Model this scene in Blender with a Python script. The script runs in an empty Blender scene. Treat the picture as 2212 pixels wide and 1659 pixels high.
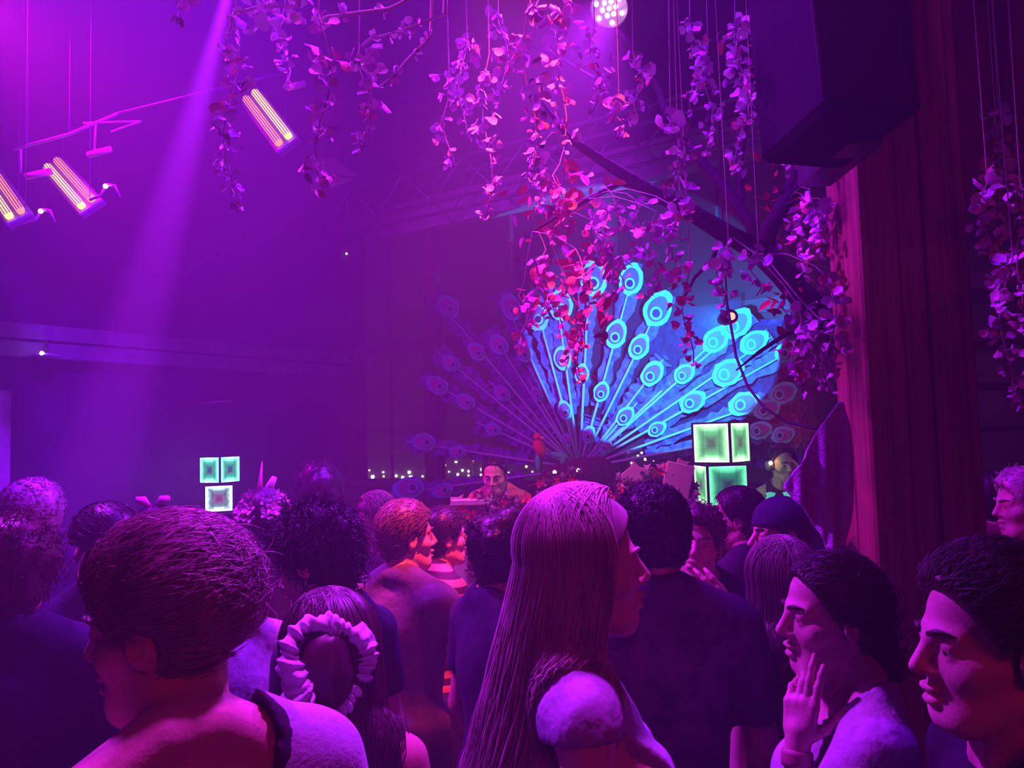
import bpy, math, random
import numpy as np
from mathutils import Vector, Matrix

# ------------------------------------------------------------------ camera
IMG_W, IMG_H, FPX = 2212, 1659, 1671.0
CAM_Z, PITCH, ROLL = 1.80, math.radians(3.7), math.radians(1.6)
scene = bpy.context.scene
COL = scene.collection
_r0 = Vector((1, 0, 0))
_f = Vector((0, math.cos(PITCH), math.sin(PITCH)))
_u0 = Vector((0, -math.sin(PITCH), math.cos(PITCH)))
_r = _r0 * math.cos(ROLL) - _u0 * math.sin(ROLL)
_u = _u0 * math.cos(ROLL) + _r0 * math.sin(ROLL)
CAM = Vector((0, 0, CAM_Z))
cam_data = bpy.data.cameras.new('camera')
cam_data.sensor_width = 36.0
cam_data.lens = 36.0 * FPX / IMG_W
cam_data.clip_start = 0.05
cam_data.clip_end = 300
camera = bpy.data.objects.new('camera', cam_data)
COL.objects.link(camera)
camera.matrix_world = Matrix(((_r.x, _u.x, -_f.x, 0), (_r.y, _u.y, -_f.y, 0),
                              (_r.z, _u.z, -_f.z, CAM_Z), (0, 0, 0, 1)))
scene.camera = camera


def ray(px, py):
    return _f + _r * ((px - IMG_W / 2) / FPX) + _u * ((IMG_H / 2 - py) / FPX)


def at(px, py, y):
    d = ray(px, py)
    return CAM + d * (y / d.y)


def on_plane(px, py, p0, n):
    d = ray(px, py)
    return CAM + d * ((Vector(p0) - CAM).dot(n) / d.dot(n))


# ------------------------------------------------------------------ view, world haze, lights
scene.view_settings.view_transform = 'Standard'
scene.view_settings.look = 'None'
scene.view_settings.exposure = 0.0
scene.view_settings.gamma = 1.0
scene.view_settings.use_curve_mapping = False
scene.cycles.use_denoising = True
scene.cycles.max_bounces = 3
scene.cycles.diffuse_bounces = 1
scene.cycles.glossy_bounces = 1
scene.cycles.use_adaptive_sampling = True
scene.cycles.adaptive_threshold = 0.06
scene.cycles.adaptive_min_samples = 12
scene.cycles.volume_bounces = 0
scene.cycles.transparent_max_bounces = 12
scene.cycles.sample_clamp_indirect = 3.0

world = bpy.data.worlds.new('night')
scene.world = world
world.use_nodes = True
wn = world.node_tree
wn.nodes.clear()
w_out = wn.nodes.new('ShaderNodeOutputWorld')
w_bg = wn.nodes.new('ShaderNodeBackground')
w_bg.inputs['Color'].default_value = (0.02, 0.012, 0.06, 1)
w_bg.inputs['Strength'].default_value = 0.3
w_vol = wn.nodes.new('ShaderNodeVolumeScatter')
w_vol.inputs['Color'].default_value = (0.9, 0.9, 0.9, 1)
w_vol.inputs['Density'].default_value = 0.030
w_vol.inputs['Anisotropy'].default_value = 0.25
wn.links.new(w_bg.outputs[0], w_out.inputs['Surface'])
wn.links.new(w_vol.outputs[0], w_out.inputs['Volume'])


def spot(name, loc, target, color, power, angle, blend=0.3, size=0.1):
    d = bpy.data.lights.new(name, 'SPOT')
    d.color = color
    d.energy = power
    d.spot_size = math.radians(angle)
    d.spot_blend = blend
    d.shadow_soft_size = size
    o = bpy.data.objects.new(name, d)
    COL.objects.link(o)
    o.location = loc
    o.rotation_euler = (Vector(target) - Vector(loc)).to_track_quat('-Z', 'Y').to_euler()
    return o


def area(name, loc, target, color, power, sx, sy):
    d = bpy.data.lights.new(name, 'AREA')
    d.shape = 'RECTANGLE'
    d.size, d.size_y = sx, sy
    d.color = color
    d.energy = power
    o = bpy.data.objects.new(name, d)
    COL.objects.link(o)
    o.location = loc
    o.rotation_euler = (Vector(target) - Vector(loc)).to_track_quat('-Z', 'Y').to_euler()
    return o


MAGENTA = (0.50, 0.015, 1.0)
VIOLET = (0.20, 0.0, 1.0)
LIGHTS = {}
LIGHTS['key'] = spot('magenta_wash_spot', (-2.3, 3.1, 4.4), (0.3, 1.6, 1.3), MAGENTA, 1250, 64, 0.6, 0.12)
LIGHTS['top'] = spot('magenta_top_spot', (0.15, 1.9, 5.1), (-0.30, 1.1, 1.5), (0.68, 0.02, 1.0), 1100, 27, 0.7, 0.15)
LIGHTS['front'] = spot('lilac_front_spot', (-0.9, -0.6, 3.7), (0.15, 2.4, 3.35), (0.56, 0.06, 1.0), 120, 50, 0.8, 0.1)
LIGHTS['violet'] = spot('violet_wash_spot', (-0.9, 3.0, 5.0), (-3.7, 4.7, 0.2), VIOLET, 2900, 80, 0.8, 0.2)
LIGHTS['over'] = spot('violet_crowd_spot', (0.2, 2.9, 5.0), (-0.1, 2.5, 0.0), (0.24, 0.0, 1.0), 640, 90, 0.8, 0.2)
LIGHTS['beam'] = spot('moving_head_beam', at(505, -60, 4.3), at(215, 1000, 3.9), (0.42, 0.01, 1.0), 16000, 9.5, 0.6, 0.03)
LIGHTS['corner'] = spot('magenta_corner_spot', at(-140, -60, 4.2), at(500, 500, 4.4), (1.0, 0.0, 0.85), 650, 74, 0.9, 0.1)
LIGHTS['par'] = spot('par_can_lamp', at(1315, 24, 3.35), (-0.9, 2.4, 1.4), (0.48, 0.02, 1.0), 520, 84, 0.7, 0.06)
LIGHTS['blue'] = spot('blue_profile_spot', at(1560, 690, 4.50), at(1446, 728, 6.15), (0.0, 0.25, 1.0), 850, 61.0, 0.03, 0.02)
LIGHTS['window'] = spot('added_window_fill', (-0.8, 4.9, 5.0), (0.3, 8.0, 4.3), (0.42, 0.01, 1.0), 190, 70, 0.8, 0.15)  # added lamp without a visible source, lightens the window header and panes
LIGHTS['red'] = area('red_fill_panel', (1.3, -1.2, 2.9), (0.2, 2.0, 1.3), (1.0, 0.03, 0.10), 7.5, 1.0, 0.6)
LIGHTS['stage'] = spot('red_stage_spot', (0.45, 1.7, 4.7), (-0.28, 2.75, 1.25), (1.0, 0.04, 0.08), 2000, 22, 0.6, 0.08)
LIGHTS['booth'] = spot('amber_booth_spot', (0.1, 3.5, 4.8), (-0.05, 4.6, 1.1), (1.0, 0.16, 0.07), 420, 40, 0.6, 0.08)
LIGHTS['treered'] = spot('red_tree_spot', (1.9, 4.9, 1.6), (0.6, 3.7, 3.0), (1.0, 0.02, 0.03), 110, 60, 0.7, 0.08)

# ------------------------------------------------------------------ helpers: tags, meshes, materials
rng = np.random.default_rng(7)
random.seed(7)


def tag(o, label=None, cat=None, group=None, kind=None):
    if label: o['label'] = label
    if cat: o['category'] = cat
    if group: o['group'] = group
    if kind: o['kind'] = kind
    return o


def empty(name, loc=(0, 0, 0), rot=(0, 0, 0)):
    o = bpy.data.objects.new(name, None)
    o.empty_display_size = 0.05
    COL.objects.link(o)
    o.location = loc
    o.rotation_euler = rot
    return o


def np_mesh(name, verts, faces, smooth=True):
    """faces: int array (n,3) or (n,4), or a list of index lists"""
    me = bpy.data.meshes.new(name)
    if isinstance(faces, np.ndarray):
        verts = np.asarray(verts, dtype=np.float32)
        nf, k = faces.shape
        me.vertices.add(len(verts))
        me.vertices.foreach_set('co', verts.ravel())
        me.loops.add(nf * k)
        me.loops.foreach_set('vertex_index', faces.astype(np.int32).ravel())
        me.polygons.add(nf)
        me.polygons.foreach_set('loop_start', np.arange(0, nf * k, k, dtype=np.int32))
        me.polygons.foreach_set('loop_total', np.full(nf, k, dtype=np.int32))
        me.update(calc_edges=True)
    else:
        me.from_pydata([tuple(v) for v in verts], [], faces)
        me.update()
    if smooth:
        me.polygons.foreach_set('use_smooth', np.ones(len(me.polygons), dtype=bool))
    return me


def put(name, me, mat=None, parent=None, loc=None, rot=None, scale=None):
    o = bpy.data.objects.new(name, me)
    COL.objects.link(o)
    if mat is not None and len(me.materials) == 0:
        me.materials.append(mat)
    if parent is not None:
        o.parent = parent
    if loc is not None: o.location = loc
    if rot is not None: o.rotation_euler = rot
    if scale is not None: o.scale = scale
    return o


class MB:
    """collects simple shapes into one mesh"""
    def __init__(self):
        self.v, self.f = [], []

    def add(self, verts, faces):
        b = len(self.v)
        self.v += [Vector(p) for p in verts]
        self.f += [[i + b for i in f] for f in faces]
        return self

    def box(self, c, size, M=None, bevel=0.0):
        hx, hy, hz = [s / 2 for s in size]
        if bevel <= 0:
            vs = [Vector((sx * hx, sy * hy, sz * hz)) for sx in (-1, 1) for sy in (-1, 1) for sz in (-1, 1)]
            fs = [[0, 1, 3, 2], [4, 6, 7, 5], [0, 4, 5, 1], [2, 3, 7, 6], [0, 2, 6, 4], [1, 5, 7, 3]]
        else:
            b = min(bevel, hx * .9, hy * .9, hz * .9)
            vs, fs, idx = [], [], {}
            for sx in (-1, 1):
                for sy in (-1, 1):
                    for sz in (-1, 1):
                        for ax in range(3):
                            p = [sx * (hx - b), sy * (hy - b), sz * (hz - b)]
                            p[ax] = (sx * hx, sy * hy, sz * hz)[ax]
                            idx[(sx, sy, sz, ax)] = len(vs)
                            vs.append(Vector(p))
            for ax in range(3):
                o1, o2 = (ax + 1) % 3, (ax + 2) % 3
                for s in (-1, 1):
                    q = []
                    for a, c2 in ((-1, -1), (1, -1), (1, 1), (-1, 1)):
                        k = [0, 0, 0]
                        k[ax], k[o1], k[o2] = s, a, c2
                        q.append(idx[(k[0], k[1], k[2], ax)])
                    fs.append(q if s > 0 else q[::-1])
                for a in (-1, 1):
                    for c2 in (-1, 1):
                        q = []
                        for s, A in ((-1, o1), (1, o1), (1, o2), (-1, o2)):
                            k = [0, 0, 0]
                            k[ax], k[o1], k[o2] = s, a, c2
                            q.append(idx[(k[0], k[1], k[2], A)])
                        fs.append(q)
            for sx in (-1, 1):
                for sy in (-1, 1):
                    for sz in (-1, 1):
                        fs.append([idx[(sx, sy, sz, a)] for a in range(3)])
        c = Vector(c)
        if M is not None:
            vs = [M @ v for v in vs]
        return self.add([v + c for v in vs], fs)

    def tube(self, pts, radii, n=8, cap=True):
        pts = [Vector(p) for p in pts]
        if not hasattr(radii, '__len__'):
            radii = [radii] * len(pts)
        t0 = (pts[1] - pts[0]).normalized()
        nrm = t0.orthogonal().normalized()
        vs, fs = [], []
        for i, p in enumerate(pts):
            a = pts[max(i - 1, 0)]
            c = pts[min(i + 1, len(pts) - 1)]
            t = (c - a)
            t = t.normalized() if t.length > 1e-9 else t0
            nrm = (nrm - t * nrm.dot(t))
            nrm = nrm.normalized() if nrm.length > 1e-6 else t.orthogonal().normalized()
            bn = t.cross(nrm)
            for k in range(n):
                an = 2 * math.pi * k / n
                vs.append(p + (nrm * math.cos(an) + bn * math.sin(an)) * radii[i])
        for i in range(len(pts) - 1):
            for k in range(n):
                k2 = (k + 1) % n
                fs.append([i * n + k, i * n + k2, (i + 1) * n + k2, (i + 1) * n + k])
        if cap:
            fs.append(list(range(n))[::-1])
            fs.append([(len(pts) - 1) * n + k for k in range(n)])
        return self.add(vs, fs)

    def lathe(self, prof, c=(0, 0, 0), n=20, M=None):
        c = Vector(c)
        vs, fs = [], []
        for r, z in prof:
            for k in range(n):
                an = 2 * math.pi * k / n
                p = Vector((r * math.cos(an), r * math.sin(an), z))
                vs.append((M @ p if M is not None else p) + c)
        m = len(prof)
        for i in range(m - 1):
            for k in range(n):
                k2 = (k + 1) % n
                fs.append([i * n + k, i * n + k2, (i + 1) * n + k2, (i + 1) * n + k])
        fs.append(list(range(n))[::-1])
        fs.append([(m - 1) * n + k for k in range(n)])
        return self.add(vs, fs)

    def ball(self, c, r, n=10, m=7, M=None):
        if not hasattr(r, '__len__'):
            r = (r, r, r)
        prof = []
        c = Vector(c)
        vs, fs = [], []
        for i in range(m + 1):
            th = math.pi * i / m
            for k in range(n):
                ph = 2 * math.pi * k / n
                p = Vector((r[0] * math.sin(th) * math.cos(ph), r[1] * math.sin(th) * math.sin(ph), -r[2] * math.cos(th)))
                vs.append((M @ p if M is not None else p) + c)
        for i in range(m):
            for k in range(n):
                k2 = (k + 1) % n
                fs.append([i * n + k, i * n + k2, (i + 1) * n + k2, (i + 1) * n + k])
        return self.add(vs, fs)

    def prism(self, outline, thick, M=None, c=(0, 0, 0)):
        """outline in local XZ, thickness along local Y"""
        n = len(outline)
        c = Vector(c)
        vs = [Vector((x, -thick / 2, z)) for x, z in outline] + [Vector((x, thick / 2, z)) for x, z in outline]
        if M is not None:
            vs = [M @ v for v in vs]
        fs = [list(range(n)), list(range(n, 2 * n))[::-1]]
        for i in range(n):
            j = (i + 1) % n
            fs.append([j, i, n + i, n + j])
        return self.add([v + c for v in vs], fs)

    def mesh(self, name, smooth=False):
        return np_mesh(name, self.v, self.f, smooth)

    def build(self, name, mat, parent=None, smooth=False, **k):
        return put(name, self.mesh(name, smooth), mat, parent, **k)


MATS = {}


def mat(name, color, rough=0.6, var=0.0, scale=8.0, metal=0.0, spec=0.5, emit=None, estr=0.0,
        bump=0.0, bscale=40.0, stretch=(1, 1, 1), color2=None, alpha=1.0, sheen=0.0, trans=0.0):
    if name in MATS:
        return MATS[name]
    m = bpy.data.materials.new(name)
    m.use_nodes = True
    nt = m.node_tree
    b = nt.nodes['Principled BSDF']
    b.inputs['Roughness'].default_value = rough
    b.inputs['Metallic'].default_value = metal
    b.inputs['Specular IOR Level'].default_value = spec
    b.inputs['Base Color'].default_value = (*color, 1)
    b.inputs['Alpha'].default_value = alpha
    if sheen: b.inputs['Sheen Weight'].default_value = sheen
    if trans: b.inputs['Transmission Weight'].default_value = trans
    if emit is not None:
        b.inputs['Emission Color'].default_value = (*emit, 1)
        b.inputs['Emission Strength'].default_value = estr
    if var > 0 or bump > 0 or color2 is not None:
        tc = nt.nodes.new('ShaderNodeTexCoord')
        mp = nt.nodes.new('ShaderNodeMapping')
        mp.inputs['Scale'].default_value = stretch
        nt.links.new(tc.outputs['Object'], mp.inputs['Vector'])
        if var > 0 or color2 is not None:
            nz = nt.nodes.new('ShaderNodeTexNoise')
            nz.inputs['Scale'].default_value = scale
            nz.inputs['Detail'].default_value = 4
            nt.links.new(mp.outputs[0], nz.inputs['Vector'])
            rp = nt.nodes.new('ShaderNodeValToRGB')
            c1 = [max(0, c * (1 - var)) for c in color]
            c2 = [min(1, c * (1 + var)) for c in color] if color2 is None else color2
            rp.color_ramp.elements[0].position = 0.3
            rp.color_ramp.elements[1].position = 0.7
            rp.color_ramp.elements[0].color = (*c1, 1)
            rp.color_ramp.elements[1].color = (*c2, 1)
            nt.links.new(nz.outputs['Fac'], rp.inputs['Fac'])
            nt.links.new(rp.outputs['Color'], b.inputs['Base Color'])
        if bump > 0:
            nb = nt.nodes.new('ShaderNodeTexNoise')
            nb.inputs['Scale'].default_value = bscale
            nb.inputs['Detail'].default_value = 3
            nt.links.new(mp.outputs[0], nb.inputs['Vector'])
            bp = nt.nodes.new('ShaderNodeBump')
            bp.inputs['Strength'].default_value = bump
            bp.inputs['Distance'].default_value = 0.01
            nt.links.new(nb.outputs['Fac'], bp.inputs['Height'])
            nt.links.new(bp.outputs[0], b.inputs['Normal'])
    MATS[name] = m
    return m


def glow(name, color, strength):
    if name in MATS:
        return MATS[name]
    m = bpy.data.materials.new(name)
    m.use_nodes = True
    nt = m.node_tree
    b = nt.nodes['Principled BSDF']
    b.inputs['Base Color'].default_value = (0.05, 0.05, 0.05, 1)
    b.inputs['Emission Color'].default_value = (*color, 1)
    b.inputs['Emission Strength'].default_value = strength
    MATS[name] = m
    return m


def striped(name, c1, c2, freq, axis='Z', sharp=0.5, rough=0.8):
    if name in MATS:
        return MATS[name]
    m = mat(name, c1, rough)
    nt = m.node_tree
    b = nt.nodes['Principled BSDF']
    tc = nt.nodes.new('ShaderNodeTexCoord')
    wv = nt.nodes.new('ShaderNodeTexWave')
    wv.wave_type = 'BANDS'
    wv.bands_direction = axis
    wv.inputs['Scale'].default_value = freq
    wv.inputs['Distortion'].default_value = 0.6
    wv.inputs['Detail'].default_value = 1
    rp = nt.nodes.new('ShaderNodeValToRGB')
    rp.color_ramp.elements[0].position = sharp - 0.04
    rp.color_ramp.elements[1].position = sharp + 0.04
    rp.color_ramp.elements[0].color = (*c1, 1)
    rp.color_ramp.elements[1].color = (*c2, 1)
    nt.links.new(tc.outputs['Object'], wv.inputs['Vector'])
    nt.links.new(wv.outputs['Fac'], rp.inputs['Fac'])
    nt.links.new(rp.outputs['Color'], b.inputs['Base Color'])
    return m


BLACK = mat('black_paint', (0.02, 0.02, 0.022), 0.5, 0.2, 12)
STEEL = mat('dark_steel', (0.10, 0.10, 0.11), 0.4, 0.2, 20, metal=0.6)
ALU = mat('aluminium', (0.55, 0.55, 0.58), 0.35, 0.1, 20, metal=0.8)

# ------------------------------------------------------------------ the hall: floor, walls, windows, ceiling
CO = Vector((-1.95, 9.1, 0))                     # far corner of the hall
UU = Vector((0.827, -0.562, 0)).normalized()     # along the window wall
VV = Vector((-0.562, -0.827, 0)).normalized()    # along the left wall
RU, RV, CEIL = 13.0, 12.0, 5.3
ROOM = Matrix(((UU.x, VV.x, 0, CO.x), (UU.y, VV.y, 0, CO.y), (0, 0, 1, 0), (0, 0, 0, 1)))
ROT = ROOM.to_3x3()


def rm(u, v, z):
    return ROOM @ Vector((u, v, z))


def on_win(px, py, v=0.0):
    """room coordinates (u, z) where a pixel meets the plane v metres in front of the window wall"""
    p = on_plane(px, py, rm(0, v, 0), VV)
    q = p - CO
    return q.dot(UU), p.z


def on_left(px, py, u=0.0):
    p = on_plane(px, py, rm(u, 0, 0), UU)
    q = p - CO
    return q.dot(VV), p.z


M_WALL = mat('dark_wall_paint', (0.05, 0.045, 0.055), 0.85, 0.25, 3, bump=0.2, bscale=30)
M_FLOOR = mat('worn_dark_floor', (0.06, 0.05, 0.05), 0.5, 0.35, 5, bump=0.2, bscale=14)
M_CEIL = mat('black_ceiling', (0.03, 0.028, 0.032), 0.9, 0.2, 3)
M_FRAME = mat('window_frame_paint', (0.10, 0.09, 0.10), 0.6, 0.2, 8)
M_HEAD = mat('pale_concrete_beam', (0.42, 0.40, 0.40), 0.8, 0.15, 4)


def roombox(mb, u0, u1, v0, v1, z0, z1):
    c = rm((u0 + u1) / 2, (v0 + v1) / 2, (z0 + z1) / 2)
    return mb.box(c, (abs(u1 - u0), abs(v1 - v0), abs(z1 - z0)), ROT)


tag(roombox(MB(), -0.2, RU, -0.2, RV, -0.2, 0).build('floor', M_FLOOR), kind='structure')
tag(roombox(MB(), -0.2, RU, -0.2, RV, CEIL, CEIL + 0.2).build('ceiling', M_CEIL), kind='structure')
tag(roombox(MB(), -0.2, 0, 0, RV, 0, CEIL).build('wall_left', M_WALL), kind='structure')
tag(roombox(MB(), RU, RU + 0.2, 0, RV, 0, CEIL).build('wall_right', M_WALL), kind='structure')
tag(roombox(MB(), 0, RU, RV, RV + 0.2, 0, CEIL).build('wall_back', M_WALL), kind='structure')

# window wall: sill, header, solid piece at the corner, then posts and a middle rail with panes between
u_l, z_sill = on_win(768, 1036)
u_p1, _ = on_win(918, 800)
u_p2, _ = on_win(945, 800)
_, z_rail = on_win(845, 752)
_, z_head = on_win(900, 505)
wf = MB()
roombox(wf, -0.2, RU, -0.2, 0, 0, z_sill)
roombox(wf, -0.2, u_l, -0.2, 0, z_sill, CEIL)
roombox(wf, u_l, RU, -0.2, 0, z_head + 0.35, CEIL)
tag(wf.build('wall_far', M_WALL), kind='structure')
tag(roombox(MB(), u_l - 0.1, RU, -0.05, 0.12, z_head, z_head + 0.34).build('trim_1', M_HEAD), kind='structure')

M_GLASS = bpy.data.materials.new('window_glass')
M_GLASS.use_nodes = True
_nt = M_GLASS.node_tree
_nt.nodes.clear()
_o = _nt.nodes.new('ShaderNodeOutputMaterial')
_t = _nt.nodes.new('ShaderNodeBsdfTransparent')
_t.inputs[0].default_value = (0.86, 0.86, 0.9, 1)
_g = _nt.nodes.new('ShaderNodeBsdfGlossy')
_g.inputs['Roughness'].default_value = 0.55
_m = _nt.nodes.new('ShaderNodeMixShader')
_m.inputs[0].default_value = 0.05
_nt.links.new(_t.outputs[0], _m.inputs[1])
_nt.links.new(_g.outputs[0], _m.inputs[2])
_nt.links.new(_m.outputs[0], _o.inputs[0])

# the bays: first bay narrow, then regular ones
pw = u_p2 - u_p1
bay = 2.15
posts = [u_p1]
while posts[-1] + bay < RU - 0.3:
    posts.append(posts[-1] + bay)
edges = [u_l] + posts + [RU]
for i in range(len(edges) - 1):
    a = edges[i] + (pw if i > 0 else 0)
    b = edges[i + 1]
    w = tag(empty('window_%d' % (i + 1), rm((a + b) / 2, -0.05, z_sill)), kind='structure')
    wf = w
    inv = Matrix.Translation(-w.location)

    def piece(name, m, *r):
        mb = MB()
        roombox(mb, *r)
        mb.v = [v - w.location for v in mb.v]
        return mb.build(name, m, w)
    piece('window_rail', M_FRAME, a, b, -0.07, 0.0, z_rail - 0.06, z_rail + 0.06)
    if i < len(edges) - 2:
        piece('window_post', M_FRAME, b, b + pw, -0.1, 0.03, z_sill, z_head)
    nm = 2
    for k in range(nm):
        x0 = a + (b - a) * k / nm
        x1 = a + (b - a) * (k + 1) / nm
        piece('window_pane', M_GLASS, x0 + .008, x1 - .008, -0.042, -0.036, z_sill, z_rail - 0.06)
        piece('window_pane', M_GLASS, x0 + .008, x1 - .008, -0.042, -0.036, z_rail + 0.06, z_head)
        if k:
            piece('window_mullion', M_FRAME, x0 - .012, x0 + .012, -0.055, -0.025, z_sill, z_head)
tag(roombox(MB(), u_l, RU, -0.12, 0.14, z_sill - 0.06, z_sill).build('trim_2', M_FRAME), kind='structure')

# ------------------------------------------------------------------ the town outside
M_BLDG = mat('night_building', (0.02, 0.02, 0.03), 0.9)
lit_white = glow('lit_window_white', (1.0, 0.86, 0.62), 60)
lit_amber = glow('lit_window_amber', (1.0, 0.55, 0.16), 40)
town_px = [(790, 1026, 9), (805, 1030, 9), (798, 1016, 5), (828, 1020, 5), (829, 1029, 5), (848, 1023, 7), (856, 1028, 6),
           (870, 1031, 8), (884, 1020, 8), (887, 1031, 9), (913, 1029, 5), (920, 1015, 4), (779, 993, 5),
           (960, 1005, 8), (985, 998, 6), (1021, 996, 4), (958, 1020, 4), (970, 1019, 4), (999, 1016, 6), (1012, 1018, 5),
           (989, 1025, 6), (1012, 1027, 5), (1041, 1014, 8), (1047, 1024, 8), (1039, 1026, 5), (1096, 994, 4), (1098, 1022, 6),
           (1112, 1000, 4), (1137, 1008, 6), (1150, 1019, 4), (1198, 1018, 9), (1248, 1014, 10), (1176, 1020, 5),
           (1356, 976, 6), (1368, 990, 8), (1378, 985, 6), (1386, 978, 6), (1394, 992, 8), (1404, 986, 7), (1412, 995, 5),
           (1372, 968, 4), (1400, 973, 4), (1420, 1004, 5), (1352, 992, 5), (1364, 1000, 5)]
gy = 26.0
groups = [(770, 935), (935, 1020), (1020, 1130), (1130, 1270), (1340, 1440)]
desc = ['nearest the corner post', 'right of the thick window post', 'behind the standing disc jockey',
        'behind the parrot prop', 'beneath the blue lit peacock feathers']
for gi, (gx0, gx1) in enumerate(groups):
    yb = gy + 2.5 * gi
    pts = [(x, y, s) for x, y, s in town_px if gx0 <= x < gx1]
    p0, p1 = at(gx0 + 3, 1060, yb), at(gx1 - 3, 1060, yb)
    zt = at((gx0 + gx1) / 2, 978 if gi < 4 else 955, yb).z
    root = tag(empty('building', ((p0.x + p1.x) / 2, yb, -8)),
               'dark town building with small lit windows outside, ' + desc[gi], 'building', 'town buildings outside the window')
    mb = MB()
    w = p1.x - p0.x
    mb.box((0, 1.15, (zt + 8) / 2), (w, 2.0, zt + 8))
    mb.box((w * .2, 1.15, zt + 8 + .12), (w * .3, 1.5, .24))
    mb.build('facade', M_BLDG, root)
    for i, (x, y, s) in enumerate(pts):
        q = at(x, y, yb + 0.14) - root.location
        e = s * yb / FPX * 0.62
        MB().box(q, (e, 0.05, e * random.choice((.7, 1, 1.1)))).build('lit_window', lit_white if random.random() < .7 else lit_amber, root)
tag(MB().box((4, 60, -8.1), (160, 90, 0.2)).build('ground_outside', M_BLDG), kind='structure')

# ------------------------------------------------------------------ left wall rails, door post, emergency lamp
v0, z0 = on_left(0, 712, 0.1)
v1, z1 = on_left(0, 752, 0.1)
for zz in (z0, z1):
    tag(roombox(MB(), 0.03, 0.16, 0.1, RV - 1, zz - 0.06, zz + 0.06).build('trim_%d' % (3 if zz == z0 else 4), mat('rail_paint', (0.22, 0.2, 0.24), .6, .2)), kind='structure')
v2, z2 = on_left(92, 770, 0.16)
root = tag(empty('emergency_lamp', rm(0.22, v2, z2)), 'small oval emergency lamp with one lit dot on the left wall rail', 'lamp')
MB().ball((0, 0, 0), (.10, .10, .022), 16, 6).build('lamp_plate', mat('lamp_plate', (.5, .48, .5), .5), root, True)
MB().ball((.02, -.09, .012), .016, 8, 6).build('lamp_dot', glow('lamp_dot', (.9, 1, .55), 9), root, True)
MB().tube([(0, 0, 0.01), (0, 0, .12)], .012).build('hanger', STEEL, root)
v3, z3 = on_left(3, 1000, 0.1)
tag(roombox(MB(), 0.02, 0.2, v3 - 0.02, v3 + 0.22, 0, z3 + 0.55).build('door_1', mat('door_post_paint', (.5, .42, .4), .6, .2)), kind='structure')
pa, pb = at(388, 875, 7.2), at(500, 866, 7.2)  # neon tube reflection on the left wall, modelled as a reddish tube
tag(MB().tube([pa, pb], .012).build('neon_reflection', mat('neon_reflection_red', (.6, .3, .25), .4, .2, metal=.7), smooth=True), 'thin reddish tube modelled as a neon tube reflection along the dark left wall', 'reflection')

# ------------------------------------------------------------------ implicit-surface modelling for people
def smin(a, b, k):
    h = np.clip(0.5 + 0.5 * (b - a) / k, 0, 1)
    return b + (a - b) * h - k * h * (1 - h)


def axis(lo, hi, coarse, bands):
    """grid line positions from lo to hi: coarse, finer inside bands [(a, b, step)]"""
    out = [lo]
    while out[-1] < hi:
        x = out[-1] + 1e-6
        st = coarse
        for a, b, s in bands:
            if a - coarse <= x <= b:
                st = min(st, s)
        out.append(out[-1] + st)
    return np.array(out, dtype=np.float32)


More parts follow.
